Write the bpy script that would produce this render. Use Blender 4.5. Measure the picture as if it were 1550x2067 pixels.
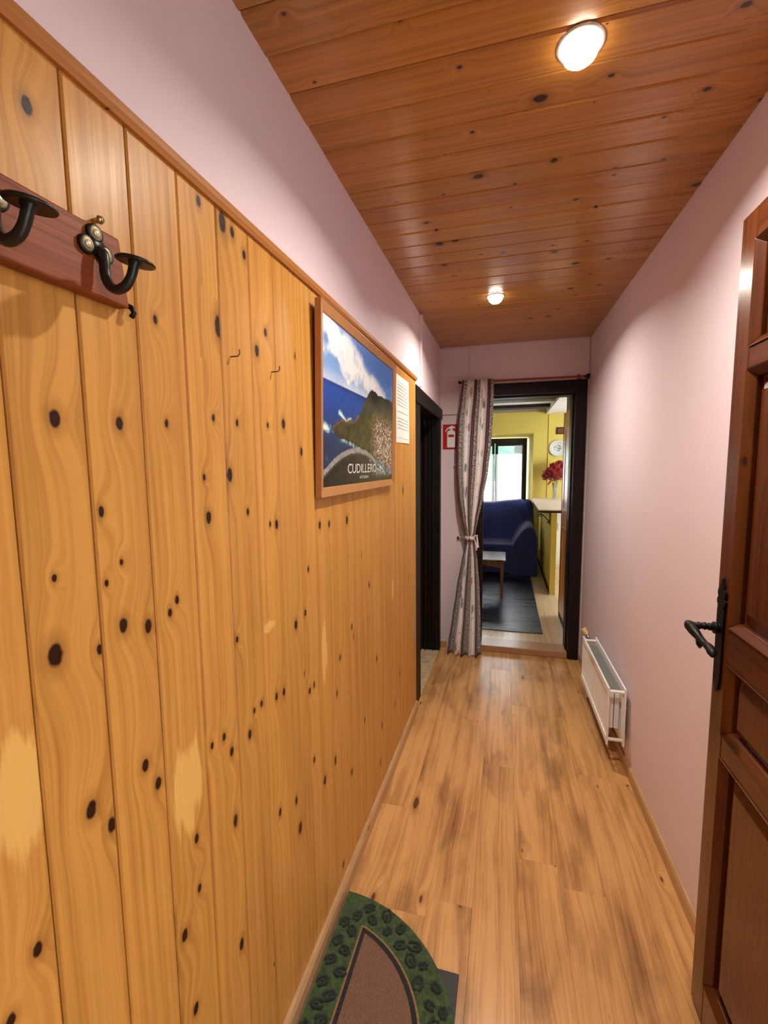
import bpy, bmesh, math, random
from mathutils import Vector, Matrix, noise
random.seed(7)
for o in list(bpy.data.objects): bpy.data.objects.remove(o)
S = bpy.context.scene
COL = S.collection
# ---------------------------------------------------------------- camera
YAW, PITCH, ROLL, FPX = 0.2631, 0.1029, -0.0100, 904.94
cam_d = bpy.data.cameras.new('camera'); cam = bpy.data.objects.new('camera', cam_d); COL.objects.link(cam)
cam_d.sensor_fit = 'VERTICAL'; cam_d.sensor_height = 36.0; cam_d.lens = FPX / 2067 * 36.0
cam_d.clip_start = 0.02; cam_d.clip_end = 200
_f = Vector((-math.sin(YAW) * math.cos(PITCH), math.cos(YAW) * math.cos(PITCH), -math.sin(PITCH)))
_r = Vector((math.cos(YAW), math.sin(YAW), 0)); _u = _r.cross(_f)
_c, _s = math.cos(ROLL), math.sin(ROLL)
R2 = _r * _c + _u * _s; U2 = _u * _c - _r * _s
M = Matrix((R2, U2, -_f)).transposed().to_4x4(); M.translation = (0, 0, 1.4)
cam.matrix_world = M
S.camera = cam
# ---------------------------------------------------------------- world, exposure
SKY = 14.0
w = bpy.data.worlds.new('World'); S.world = w; w.use_nodes = True
bg = w.node_tree.nodes['Background']; bg.inputs[0].default_value = (0.90, 0.95, 1.0, 1); bg.inputs[1].default_value = SKY
S.view_settings.view_transform = 'Standard'; S.view_settings.look = 'None'
S.view_settings.exposure = 0.18; S.view_settings.gamma = 1.0; S.view_settings.use_curve_mapping = False
LAMP_NEAR, LAMP_FAR = 13.0, 14.0          # watts of the two ceiling downlights
LAMP_COL = (1.0, 0.93, 0.80)
# ---------------------------------------------------------------- main dimensions (metres)
XL, XU, XR = -0.510, -0.523, 0.607        # board face, plaster above, right wall
YE, YB = 3.759, -1.10                     # end wall, back of the hall
fz = lambda y: -0.0458 * y                # the old floor falls away from the entrance
cz = lambda y: 2.2805 + 0.0171 * y
wz = lambda y: 1.865 + 0.0111 * y
F2, C2, YB2 = -0.125, 2.245, 7.40          # living room floor, ceiling, back wall

# ================================================================ mesh helpers
class MB:
    def __init__(s): s.v = []; s.f = []; s.sm = []
    def add(s, vs, fs, smooth=False):
        b = len(s.v); s.v += [tuple(p) for p in vs]
        for f in fs: s.f.append(tuple(i + b for i in f)); s.sm.append(smooth)
    def box(s, x0, x1, y0, y1, z0, z1):
        s.add([(x0, y0, z0), (x1, y0, z0), (x1, y1, z0), (x0, y1, z0), (x0, y0, z1), (x1, y0, z1), (x1, y1, z1), (x0, y1, z1)],
              [(0, 3, 2, 1), (4, 5, 6, 7), (0, 1, 5, 4), (1, 2, 6, 5), (2, 3, 7, 6), (3, 0, 4, 7)])
    def hexa(s, p):   # 8 points ordered like box
        s.add(p, [(0, 3, 2, 1), (4, 5, 6, 7), (0, 1, 5, 4), (1, 2, 6, 5), (2, 3, 7, 6), (3, 0, 4, 7)])
    def prism(s, poly, fn0, fn1, smooth=False):   # poly of 2-tuples, two mappings to 3D
        n = len(poly); vs = [fn0(*p) for p in poly] + [fn1(*p) for p in poly]
        s.add(vs, [tuple(range(n - 1, -1, -1)), tuple(range(n, 2 * n))])
        s.add(vs, [(i, (i + 1) % n, n + (i + 1) % n, n + i) for i in range(n)], smooth)
    def tube(s, pts, r, seg=10, caps=True, flat=1.0, up=None):
        pts = [Vector(p) for p in pts]; rs = r if isinstance(r, (list, tuple)) else [r] * len(pts)
        rings = []; prev = None
        for i, p in enumerate(pts):
            t = (pts[min(i + 1, len(pts) - 1)] - pts[max(i - 1, 0)]).normalized()
            if prev is None:
                a = Vector(up) if up else (Vector((0, 0, 1)) if abs(t.z) < .9 else Vector((1, 0, 0)))
            else: a = prev
            n = (a - t * a.dot(t)).normalized(); prev = n; b = t.cross(n)
            rings.append([p + n * math.cos(2 * math.pi * k / seg) * rs[i] * flat + b * math.sin(2 * math.pi * k / seg) * rs[i] for k in range(seg)])
        vs = [q for rg in rings for q in rg]; fs = []
        for i in range(len(pts) - 1):
            for k in range(seg):
                fs.append((i * seg + k, i * seg + (k + 1) % seg, (i + 1) * seg + (k + 1) % seg, (i + 1) * seg + k))
        s.add(vs, fs, True)
        if caps:
            s.add(rings[0], [tuple(range(seg - 1, -1, -1))]); s.add(rings[-1], [tuple(range(seg))])
    def lathe(s, prof, o=(0, 0, 0), axis='z', seg=20, smooth=True):   # prof of (r, h)
        o = Vector(o); vs = []
        for r, h in prof:
            for k in range(seg):
                a = 2 * math.pi * k / seg; c, d = r * math.cos(a), r * math.sin(a)
                p = {'z': (c, d, h), 'x': (h, c, d), 'y': (d, h, c)}[axis]; vs.append(o + Vector(p))
        fs = []
        for i in range(len(prof) - 1):
            for k in range(seg):
                fs.append((i * seg + k, i * seg + (k + 1) % seg, (i + 1) * seg + (k + 1) % seg, (i + 1) * seg + k))
        s.add(vs, fs, smooth)
    def grid(s, fn, nu, nv, smooth=True):
        vs = [fn(i / nu, j / nv) for j in range(nv + 1) for i in range(nu + 1)]
        s.add(vs, [(j * (nu + 1) + i, j * (nu + 1) + i + 1, (j + 1) * (nu + 1) + i + 1, (j + 1) * (nu + 1) + i) for j in range(nv) for i in range(nu)], smooth)
    def mesh(s, name):
        m = bpy.data.meshes.new(name); m.from_pydata(s.v, [], s.f); m.polygons.foreach_set('use_smooth', s.sm); m.update(); return m
    def build(s, name, mat, parent=None, bevel=0, org=None, fixn=True, weld=False):
        m = s.mesh(name)
        if fixn or weld:
            b = bmesh.new(); b.from_mesh(m)
            if weld: bmesh.ops.remove_doubles(b, verts=b.verts, dist=1e-5)
            if fixn: bmesh.ops.recalc_face_normals(b, faces=b.faces)
            b.to_mesh(m); b.free()
        if org is not None:
            m.transform(Matrix.Translation(-Vector(org)))
        o = bpy.data.objects.new(name, m); COL.objects.link(o)
        if org is not None: o.location = org
        if mat: m.materials.append(mat)
        if bevel:
            md = o.modifiers.new('bevel', 'BEVEL'); md.width = bevel; md.segments = 2; md.limit_method = 'ANGLE'
        if parent: parent_to(o, parent)
        return o
def smooth(pts, rs, sub=5):
    P = [Vector(p) for p in pts]; o = []; r = []
    for i in range(len(P) - 1):
        p0, p1, p2, p3 = P[max(i - 1, 0)], P[i], P[i + 1], P[min(i + 2, len(P) - 1)]
        for k in range(sub):
            t = k / sub; o.append(.5 * ((2 * p1) + (p2 - p0) * t + (2 * p0 - 5 * p1 + 4 * p2 - p3) * t * t + (3 * p1 - p0 - 3 * p2 + p3) * t ** 3)); r.append(rs[i] + (rs[i + 1] - rs[i]) * t)
    return o + [P[-1]], r + [rs[-1]]
def parent_to(o, p):
    o.parent = p
    # parts are modelled in world space: keep them there
    o.matrix_parent_inverse = world_of(p).inverted()
def world_of(o):
    m = o.matrix_basis.copy()
    if o.parent: m = world_of(o.parent) @ o.matrix_parent_inverse @ m
    return m
def tag(o, label, cat, group=None, kind=None):
    o['label'] = label; o['category'] = cat
    if group: o['group'] = group
    if kind: o['kind'] = kind
    return o
def thing(name, loc, label, cat, group=None, kind=None):
    o = bpy.data.objects.new(name, None); COL.objects.link(o); o.location = loc; o.empty_display_size = .05
    return tag(o, label, cat, group, kind)

# ================================================================ node helpers
class NT:
    def __init__(s, name):
        s.m = bpy.data.materials.new(name); s.m.use_nodes = True; s.t = s.m.node_tree; s.n = s.t.nodes; s.l = s.t.links
        s.bsdf = s.n['Principled BSDF']; s.out = s.n['Material Output']
    def put(s, inp, v):
        if v is None: return
        if isinstance(v, bpy.types.NodeSocket): s.l.new(v, inp)
        else:
            if hasattr(inp.default_value, '__len__') and not hasattr(v, '__len__'): v = [v] * len(inp.default_value)
            if hasattr(inp.default_value, '__len__') and len(inp.default_value) == 4 and len(v) == 3: v = (*v, 1)
            inp.default_value = v
    def node(s, t, **kw):
        n = s.n.new(t)
        for k, v in kw.items(): setattr(n, k, v)
        return n
    def math(s, op, a, b=None, c=None, clamp=False):
        n = s.node('ShaderNodeMath', operation=op); n.use_clamp = clamp
        for i, v in enumerate((a, b, c)): s.put(n.inputs[i], v)
        return n.outputs[0]
    def vmath(s, op, a, b=None, out=0):
        n = s.node('ShaderNodeVectorMath', operation=op); s.put(n.inputs[0], a); s.put(n.inputs[1], b)
        return n.outputs[out]
    def mix(s, f, a, b, blend='MIX'):
        n = s.node('ShaderNodeMix', data_type='RGBA', blend_type=blend); n.clamp_factor = True
        s.put(n.inputs[0], f); s.put(n.inputs[6], a); s.put(n.inputs[7], b); return n.outputs[2]
    def sep(s, v): n = s.node('ShaderNodeSeparateXYZ'); s.put(n.inputs[0], v); return n.outputs
    def comb(s, x, y, z):
        n = s.node('ShaderNodeCombineXYZ')
        for i, v in enumerate((x, y, z)): s.put(n.inputs[i], v)
        return n.outputs[0]
    def noise(s, v, scale, detail=3, rough=.55, dist=0, out=0):
        n = s.node('ShaderNodeTexNoise'); s.put(n.inputs['Vector'], v); s.put(n.inputs['Scale'], scale)
        n.inputs['Detail'].default_value = detail; n.inputs['Roughness'].default_value = rough; n.inputs['Distortion'].default_value = dist
        return n.outputs[out]
    def voro(s, v, scale, feature='F1', dims='3D', out='Distance'):
        n = s.node('ShaderNodeTexVoronoi', feature=feature, voronoi_dimensions=dims); s.put(n.inputs['Vector'], v); s.put(n.inputs['Scale'], scale)
        return n if out is None else n.outputs[out]
    def ramp(s, f, stops, interp='LINEAR'):
        n = s.node('ShaderNodeValToRGB'); s.put(n.inputs[0], f); e = n.color_ramp.elements; n.color_ramp.interpolation = interp
        while len(e) > 2: e.remove(e[-1])
        while len(e) < len(stops): e.new(.5)
        for i, (p, c) in enumerate(stops):
            e[i].position = p; e[i].color = (*c, 1) if hasattr(c, '__len__') else (c, c, c, 1)
        return n.outputs[0]
    def rng(s, v, a, b, c=0., d=1.):
        n = s.node('ShaderNodeMapRange'); s.put(n.inputs[0], v)
        for i, q in enumerate((a, b, c, d)): s.put(n.inputs[i + 1], q)
        return n.outputs[0]
    def obj(s): return s.node('ShaderNodeTexCoord').outputs['Object']
    def uv(s): return s.node('ShaderNodeTexCoord').outputs['UV']
    def pos(s): return s.node('ShaderNodeNewGeometry').outputs['Position']
    def rnd(s): return s.node('ShaderNodeObjectInfo').outputs['Random']
    def attr(s, name): return s.node('ShaderNodeAttribute', attribute_type='OBJECT', attribute_name=name)
    def bump(s, h, strength=.2, dist=.01):
        n = s.node('ShaderNodeBump'); s.put(n.inputs['Height'], h); n.inputs['Strength'].default_value = strength; n.inputs['Distance'].default_value = dist
        s.l.new(n.outputs[0], s.bsdf.inputs['Normal']); return n
    def set(s, **kw):
        names = dict(col='Base Color', rough='Roughness', metal='Metallic', spec='Specular IOR Level', coat='Coat Weight', coatr='Coat Roughness',
                     trans='Transmission Weight', ior='IOR', alpha='Alpha', emis='Emission Color', emstr='Emission Strength', sheen='Sheen Weight')
        for k, v in kw.items(): s.put(s.bsdf.inputs[names[k]], v)
        return s.m
def srgb(r, g, b):
    f = lambda c: (c / 255 / 12.92) if c / 255 <= .04045 else ((c / 255 + .055) / 1.055) ** 2.4
    return (f(r), f(g), f(b))
def plain(name, col, rough=.5, metal=0., nscale=60, var=.12, bump=.0, **kw):
    t = NT(name); p = t.obj(); n = t.noise(p, nscale, 3)
    c = t.mix(t.rng(n, .3, .7), tuple(x * (1 - var) for x in col), tuple(min(1, x * (1 + var)) for x in col))
    t.set(col=c, rough=rough, metal=metal, **kw)
    if bump: t.bump(n, bump, .004)
    return t.m

def wood(name, across, along, light, dark, knotc, ring=26., ringamt=.5, fine=.35, slots=0, wear=0, vknot=(9., 3.6, .16, .5), rough=.3, coat=.4, coatr=.18,
         var=.12, bumpamt=.05, warpamp=.03, wearcol=(.80, .55, .24), huejit=.0, wavy=.07, blotamt=.5, smudge=0.):
    t = NT(name); o = t.sep(t.obj()); rn = t.rnd()
    a, l = o[across], o[along]
    third = 3 - across - along; dep = o[third]
    sh = t.math('MULTIPLY', rn, 37.3)
    # random little knots
    kv = t.comb(t.math('ADD', t.math('MULTIPLY', a, vknot[0]), sh), t.math('ADD', t.math('MULTIPLY', l, vknot[1]), t.math('MULTIPLY', rn, 91.7)), 0.)
    vo = t.voro(kv, 1., dims='2D', out=None)
    rad = t.math('MULTIPLY', t.math('POWER', t.sep(vo.outputs['Color'])[0], 3.0), vknot[2])
    rad = t.math('ADD', rad, .004)
    jag = t.math('MULTIPLY', t.math('SUBTRACT', t.noise(t.comb(a, l, sh), 90., 2), .5), .5)
    d = t.math('DIVIDE', vo.outputs['Distance'], rad)
    keep = t.math('LESS_THAN', t.sep(vo.outputs['Color'])[1], vknot[3])
    d = t.math('ADD', d, t.math('MULTIPLY', t.math('SUBTRACT', 1., keep), 50.))
    for i in range(slots):   # knots where the boards really have them: object property k<i> = (across, along, radius)
        k = t.sep(t.attr('k%d' % i).outputs['Vector'])
        da = t.math('SUBTRACT', a, k[0]); dl = t.math('MULTIPLY', t.math('SUBTRACT', l, k[1]), .62)
        dd = t.math('SQRT', t.math('ADD', t.math('MULTIPLY', da, da), t.math('MULTIPLY', dl, dl)))
        d = t.math('MINIMUM', d, t.math('DIVIDE', dd, t.math('MAXIMUM', k[2], .00005)))
    d = t.math('ADD', d, jag)
    # growth rings, bent round the knots
    bend = t.math('POWER', 2.718, t.math('MULTIPLY', t.math('MULTIPLY', d, d), -.05))
    low = t.noise(t.comb(t.math('ADD', t.math('MULTIPLY', a, 4.), sh), t.math('MULTIPLY', l, .8), dep), 1., 2)
    ph = t.math('ADD', t.math('ADD', a, t.math('MULTIPLY', bend, warpamp)), t.math('MULTIPLY', low, wavy))
    band = t.noise(t.comb(t.math('ADD', t.math('MULTIPLY', ph, ring * 2.2), sh), t.math('MULTIPLY', l, .35), 0.), 1., 2, .5)
    band = t.rng(band, .36, .68)
    finen = t.noise(t.comb(t.math('ADD', t.math('MULTIPLY', ph, 190.), sh), t.math('MULTIPLY', l, 3.2), dep), 1., 3, .6)
    blot = t.noise(t.comb(t.math('ADD', t.math('MULTIPLY', a, 9.), sh), t.math('MULTIPLY', l, 2.2), dep), 1., 3)
    amt = t.math('ADD', t.math('MULTIPLY', band, ringamt), t.math('MULTIPLY', t.math('SUBTRACT', finen, .5), fine * 2))
    amt = t.math('ADD', amt, t.math('MULTIPLY', t.math('SUBTRACT', blot, .5), blotamt), clamp=True)
    c = t.mix(amt, light, dark)
    if smudge:
        sm = t.noise(t.comb(t.math('ADD', t.math('MULTIPLY', a, 7.), sh), t.math('MULTIPLY', l, 2.4), dep), 1., 4, .6, .6)
        c = t.mix(t.rng(sm, .52, .72, 0., smudge), c, tuple(x * .45 for x in dark))
    hv = t.node('ShaderNodeHueSaturation'); t.put(hv.inputs['Color'], c)
    t.put(hv.inputs['Value'], t.rng(rn, 0, 1, 1 - var, 1 + var)); t.put(hv.inputs['Hue'], t.rng(t.math('FRACT', t.math('MULTIPLY', rn, 7.31)), 0, 1, .5 - huejit, .5 + huejit))
    c = hv.outputs[0]
    halo = t.rng(d, 2.6, 1.0, 0., .42)
    c = t.mix(halo, c, tuple(x * .6 for x in dark))
    c = t.mix(t.rng(d, 1.15, .8), c, knotc)
    c = t.mix(t.math('MULTIPLY', t.rng(d, .62, .2), .5), c, tuple(min(1, x * 2.2) for x in knotc))
    rr = rough
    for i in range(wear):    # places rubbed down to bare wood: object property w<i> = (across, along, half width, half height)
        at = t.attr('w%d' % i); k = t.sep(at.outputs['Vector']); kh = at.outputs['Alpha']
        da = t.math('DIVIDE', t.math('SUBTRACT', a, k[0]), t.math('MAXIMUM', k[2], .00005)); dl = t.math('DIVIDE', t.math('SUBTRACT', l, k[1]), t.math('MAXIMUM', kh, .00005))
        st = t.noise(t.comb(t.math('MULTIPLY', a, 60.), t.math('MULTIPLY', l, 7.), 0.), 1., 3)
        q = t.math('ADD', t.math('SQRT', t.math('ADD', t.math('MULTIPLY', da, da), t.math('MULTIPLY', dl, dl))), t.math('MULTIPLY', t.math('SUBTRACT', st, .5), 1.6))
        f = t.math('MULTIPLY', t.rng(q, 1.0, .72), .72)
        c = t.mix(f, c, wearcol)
    t.set(col=c, rough=t.rng(finen, .2, .8, rough - .05, rough + .08), coat=coat, coatr=coatr, spec=.22)
    if bumpamt: t.bump(t.math('SUBTRACT', t.math('MULTIPLY', finen, .4), t.math('MULTIPLY', t.rng(d, 1.2, .8), .5)), bumpamt, .004)
    return t.m

# ================================================================ materials
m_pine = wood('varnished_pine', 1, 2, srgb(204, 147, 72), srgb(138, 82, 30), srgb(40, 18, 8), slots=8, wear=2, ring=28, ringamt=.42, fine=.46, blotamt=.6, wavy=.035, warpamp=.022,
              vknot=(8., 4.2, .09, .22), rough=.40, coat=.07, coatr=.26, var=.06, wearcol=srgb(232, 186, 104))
m_pine_rail = wood('pine_rail', 2, 1, srgb(176, 116, 60), srgb(140, 84, 38), srgb(60, 30, 14), ring=60, rough=.5, coat=.0, var=.02)
m_ceil = wood('stained_ceiling_pine', 1, 0, srgb(190, 130, 58), srgb(120, 73, 26), srgb(46, 21, 9), ring=30, ringamt=.5, fine=.35,
              vknot=(10., 7.5, .14, .75), wavy=.04, rough=.36, coat=.7, coatr=.2, var=.08, huejit=.006)
m_floor = wood('oak_laminate', 0, 1, srgb(206, 154, 97), srgb(134, 86, 48), srgb(88, 54, 32), ring=15, ringamt=.5, fine=.7, smudge=.55, blotamt=1.5, wavy=.10,
               vknot=(7., 2.2, .075, .6), rough=.32, coat=.25, coatr=.2, var=.025, bumpamt=.03, warpamp=.03)
m_skirt = wood('oak_skirting', 2, 1, srgb(192, 154, 112), srgb(156, 114, 74), srgb(100, 64, 40), ring=40, rough=.35, coat=.2, var=.03)
m_rack = wood('redwood_board', 2, 1, srgb(138, 68, 34), srgb(78, 33, 15), srgb(60, 24, 12), ring=50, ringamt=.5, fine=.9, rough=.5, coat=.0, var=.0)
m_doorv = wood('door_wood_upright', 1, 2, srgb(94, 46, 18), srgb(46, 19, 7), srgb(28, 13, 6), ring=26, ringamt=.6, fine=.4, rough=.28, coat=.5, coatr=.2, var=.04, vknot=(6, 2.5, .1, .3))
m_doorh = wood('door_wood_level', 2, 1, srgb(94, 46, 18), srgb(46, 19, 7), srgb(28, 13, 6), ring=26, ringamt=.6, fine=.4, rough=.28, coat=.5, coatr=.2, var=.04, vknot=(6, 2.5, .1, .3))
m_leaf2 = wood('orange_door_wood', 1, 2, srgb(232, 156, 84), srgb(196, 120, 58), srgb(90, 44, 18), ring=26, rough=.35, coat=.3, var=.02)
m_table = wood('table_wood', 1, 0, srgb(112, 78, 60), srgb(74, 48, 36), srgb(40, 22, 14), ring=30, rough=.25, coat=.5, var=.0)
m_frame = wood('frame_wood', 1, 2, srgb(178, 124, 76), srgb(142, 92, 52), srgb(120, 70, 36), ring=70, ringamt=.3, rough=.4, coat=.2, var=.02, vknot=(5, 1, .02, .05))
def plaster(name, col, bump=.12):
    t = NT(name); p = t.pos(); n1 = t.noise(p, 1.6, 3); n2 = t.noise(p, 45, 4, .6); sp = t.voro(p, 38)
    c = t.mix(t.rng(n1, .3, .7), tuple(x * .95 for x in col), col)
    fl = t.math('MULTIPLY', t.rng(sp, .16, .06), t.rng(t.noise(p, 7, 2), .52, .62))
    t.set(col=c, rough=.62, spec=.35)
    t.bump(t.math('ADD', t.math('MULTIPLY', n2, .35), t.math('ADD', t.math('MULTIPLY', fl, .5), t.math('MULTIPLY', n1, .8))), bump, .012); return t.m
m_pink = plaster('pink_plaster', srgb(231, 212, 220))
m_yellow = plaster('yellow_plaster', srgb(222, 200, 100), .1)
m_white = plain('white_paint', srgb(232, 232, 234), .55, nscale=8, var=.03)
def darkwood(name, c0, c1, flake):
    t = NT(name); o = t.obj(); s = t.sep(o)
    g = t.noise(t.comb(t.math('MULTIPLY', s[0], 60), t.math('MULTIPLY', s[1], 60), t.math('MULTIPLY', s[2], 5)), 1., 4)
    fl = t.noise(t.comb(t.math('MULTIPLY', s[0], 40), t.math('MULTIPLY', s[1], 40), t.math('MULTIPLY', s[2], 9)), 1., 5, .7)
    c = t.mix(t.rng(g, .3, .7), c0, c1); c = t.mix(t.rng(fl, .68, .74), c, flake)
    t.set(col=c, rough=.5, spec=.2); t.bump(g, .25, .006); return t.m
m_black = darkwood('black_door_wood', srgb(12, 10, 9), srgb(30, 25, 20), srgb(74, 64, 50))
m_darkfr = darkwood('dark_brown_frame_wood', srgb(22, 13, 14), srgb(38, 25, 26), srgb(46, 32, 30))
m_beam = darkwood('beam_wood', srgb(30, 24, 24), srgb(48, 40, 40), srgb(60, 50, 48))
m_iron = plain('cast_iron', srgb(52, 54, 52), .38, .75, 90, .2, .2)
m_ironblk = plain('black_iron', srgb(20, 19, 20), .45, .5, 90, .2, .2)
m_brass = plain('worn_brass', srgb(176, 160, 112), .3, .9, 200, .15)
m_wornbr = plain('worn_bronze', srgb(126, 112, 82), .45, .6, 160, .2)
m_screw = plain('pale_screw', srgb(214, 206, 176), .35, .5, 120, .1)
m_nail = plain('steel_nail', srgb(120, 100, 74), .4, .8)
m_radw = plain('radiator_enamel', srgb(240, 238, 238), .3, 0, 12, .02, coat=.3)
m_radg = plain('grille_grey', srgb(140, 144, 142), .45, .3, 40, .08)
m_raddk = plain('radiator_gap', srgb(70, 62, 62), .6)
m_valve = plain('cream_plastic', srgb(226, 200, 140), .4)
m_chrome = plain('dull_steel', srgb(150, 146, 142), .35, .9)
m_trunk = plain('cream_cable_trunking', srgb(226, 204, 196), .5, nscale=20, var=.03)
m_red = plain('sign_red', srgb(190, 30, 34), .35, nscale=10, var=.05)
m_signw = plain('sign_white', srgb(240, 238, 236), .35, nscale=10, var=.02)
m_rodw = plain('curtain_rod_wood', srgb(140, 62, 40), .35, nscale=30, var=.15)
m_rubber = plain('black_rubber', srgb(38, 36, 40), .55, nscale=120, var=.3, bump=.3)
m_navy = None

# ================================================================ corridor shell
def sl_box(mb, x0, x1, y0, y1, lo, hi):
    mb.hexa([(x0, y0, lo(y0)), (x1, y0, lo(y0)), (x1, y1, lo(y1)), (x0, y1, lo(y1)), (x0, y0, hi(y0)), (x1, y0, hi(y0)), (x1, y1, hi(y1)), (x0, y1, hi(y1))])
# floor
b = MB(); sl_box(b, -.80, XR + .02, YB, YE + .02, lambda y: fz(y) - .14, lambda y: fz(y) - .010)
floor = tag(b.build('floor', plain('floor_underlay', srgb(60, 44, 34), .8)), 'oak-look laminate floor running down the length of the corridor', 'floor', kind='structure')
fj = [-.518 + .146 * i for i in range(9)]; fj[-1] = XR
starts = [.55, 1.30, .15, .95, .40, 1.53, .985, .965]
for i in range(8):
    x0, x1 = fj[i], min(fj[i + 1], XR)
    ys = [YB]; y = starts[i] - 1.22 * 2
    while y < YE:
        if y > YB + .05: ys.append(y)
        y += 1.22
    ys.append(YE)
    for y0, y1 in zip(ys, ys[1:]):
        g = .00015; bv = .0006
        b = MB(); c = (x0 + x1) / 2; poly = [(x0 + g, -.009), (x1 - g, -.009), (x1 - g, -bv), (x1 - g - bv, 0), (x0 + g + bv, 0), (x0 + g, -bv)]
        b.prism(poly, lambda px, pz: (px, y0 + g, fz(y0) + pz), lambda px, pz: (px, y1 - g, fz(y1) + pz))
        b.build('plank', m_floor, floor, org=(c, (y0 + y1) / 2, fz((y0 + y1) / 2)))
# ceiling
b = MB(); sl_box(b, -.75, XR + .15, YB, YE + .02, lambda y: cz(y) + .012, lambda y: cz(y) + .12)
ceiling = tag(b.build('ceiling', plain('ceiling_backing', srgb(30, 16, 8), .9)), 'stained pine plank ceiling running across the corridor', 'ceiling', kind='structure')
cj = [.988 + .1068 * k for k in range(-20, 27)]
cj = [y for y in cj if y > YB + .03]; cj = [YB] + [y for y in cj if y < YE - .03] + [YE]
for y0, y1 in zip(cj, cj[1:]):
    g = .0008; bv = .0048
    dz = random.uniform(-.0012, .0012)
    for x0, x1 in ((XU - .004, XR + .004),):
        b = MB(); poly = [(y0 + g, .012), (y0 + g, bv), (y0 + g + bv, dz), (y1 - g - bv, dz), (y1 - g, bv), (y1 - g, .012)]
        b.prism(poly, lambda py, pz: (x0, py, cz(py) + pz), lambda py, pz: (x1, py, cz(py) + pz))
        b.build('plank', m_ceil, ceiling, org=((x0 + x1) / 2, (y0 + y1) / 2, cz((y0 + y1) / 2)))
# left wall : plaster with a doorway near the end
DY0, DY1, DZ1 = 2.80, 3.655, 1.765
b = MB()
sl_box(b, -.75, XU, YB, DY0 - .06, lambda y: fz(y) - .02, lambda y: cz(y) + .01)
sl_box(b, -.75, XU, DY0 - .06, DY1 + .05, lambda y: DZ1 + .04, lambda y: cz(y) + .01)
sl_box(b, -.75, XU, DY1 + .05, YE + .02, lambda y: fz(y) - .02, lambda y: cz(y) + .01)
wall_left = tag(b.build('wall_left', m_pink), 'lilac-pink plaster wall with varnished pine panelling below, left of the corridor', 'wall', kind='structure')
# pine boards
BJ = [.263, .363, .456, .551, .649, .749, .854, .953, 1.061, 1.166, 1.277, 1.372, 1.468, 1.571, 1.674, 1.778, 1.882, 1.99, 2.11, 2.22, 2.32, 2.42, 2.515, 2.625]
KN = {0: [(.028, .85, .0055), (-.005, .802, .005)], 1: [(.004, 1.794, .0062), (.006, 1.459, .007), (-.018, 1.181, .0092), (.041, 1.164, .0045), (-.011, 1.272, .003), (.011, .96, .0075), (.039, .916, .0066)],
 2: [(.004, 1.461, .0062), (-.013, 1.182, .007), (.031, 1.165, .0066), (-.009, 1.271, .0028), (-.035, 1.248, .003), (.008, .959, .006), (.03, .914, .0062)],
 3: [(-.003, 1.469, .004), (-.003, 1.187, .0045), (-.02, 1.171, .0045), (.011, .754, .0052), (-.031, .612, .007), (-.015, .45, .0066), (.011, .658, .0046), (-.014, 1.621, .0042)],
 4: [(.002, .887, .005), (.024, .843, .0059), (-.034, .892, .0041), (-.011, 1.311, .0072), (-.018, 1.383, .004), (.016, 1.489, .0042), (.004, 1.85, .0057)],
 5: [(-.012, 1.487, .0044), (.013, 1.308, .0046), (-.044, 1.058, .0044), (-.014, .839, .0063), (.007, .88, .004), (.036, .88, .0049), (-.001, 1.846, .0064), (.038, 1.821, .0059)],
 6: [(.005, 1.492, .0041), (.03, 1.267, .0069), (0, 1.271, .0042), (.001, .862, .0061), (.037, .855, .0063), (-.002, .57, .0063), (.009, 1.692, .0057), (-.029, 1.644, .0078)],
 7: [(-.024, 1.501, .0079), (.008, .997, .0076), (-.003, .442, .0099), (-.02, .535, .0068), (.051, 1.674, .0056)],
 8: [(-.037, 1.438, .0067), (-.015, 1.123, .005), (-.041, 1.01, .006), (.003, .786, .0052), (-.027, .783, .0062), (-.01, .569, .0063)],
 9: [(-.038, 1.232, .0075), (.033, 1.226, .0067), (-.045, .454, .009)], 10: [(-.002, .777, .0061), (-.01, .045, .0076), (-.036, .671, .006)],
 11: [(.023, .838, .0065), (.043, .798, .0066), (-.004, .312, .008), (-.007, 1.219, .0087)], 12: [(.049, 1.07, .0055)], 13: [(-.048, .415, .0072), (.034, .933, .0073)],
 14: [(.024, .588, .0079)], 15: [(-.006, .249, .0083)], 17: [(.017, .219, .0074)]}
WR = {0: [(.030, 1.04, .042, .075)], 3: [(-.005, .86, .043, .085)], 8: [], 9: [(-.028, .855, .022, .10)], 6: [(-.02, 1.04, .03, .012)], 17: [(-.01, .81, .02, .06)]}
def pine_board(y0, y1, k=None):
    yc = (y0 + y1) / 2; g = .0008 if k not in (2, 5) else .0016; bv = .0023; t = XL - XU
    b = MB(); poly = [(0, y0 + g), (t - bv, y0 + g), (t, y0 + g + bv), (t, y1 - g - bv), (t - bv, y1 - g), (0, y1 - g)]
    b.prism(poly, lambda px, py: (XU + px, py, fz(py) + .012), lambda px, py: (XU + px, py, wz(py)))
    o = b.build('board', m_pine, wall_left, org=(XL, yc, 0))
    for i, q in enumerate(KN.get(k, [])[:8]): o['k%d' % i] = q
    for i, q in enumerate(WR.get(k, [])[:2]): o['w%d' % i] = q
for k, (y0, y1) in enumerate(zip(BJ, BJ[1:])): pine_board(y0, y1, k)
y = BJ[0]
while y > YB + .1: pine_board(y - .1, y); y -= .1
b = MB(); sl_box(b, XU, XU + .0035, YB, BJ[-1], lambda y: fz(y), lambda y: wz(y))
b.build('board_backing', plain('shadow_gap_brown', srgb(46, 24, 12), .8), wall_left)
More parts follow.
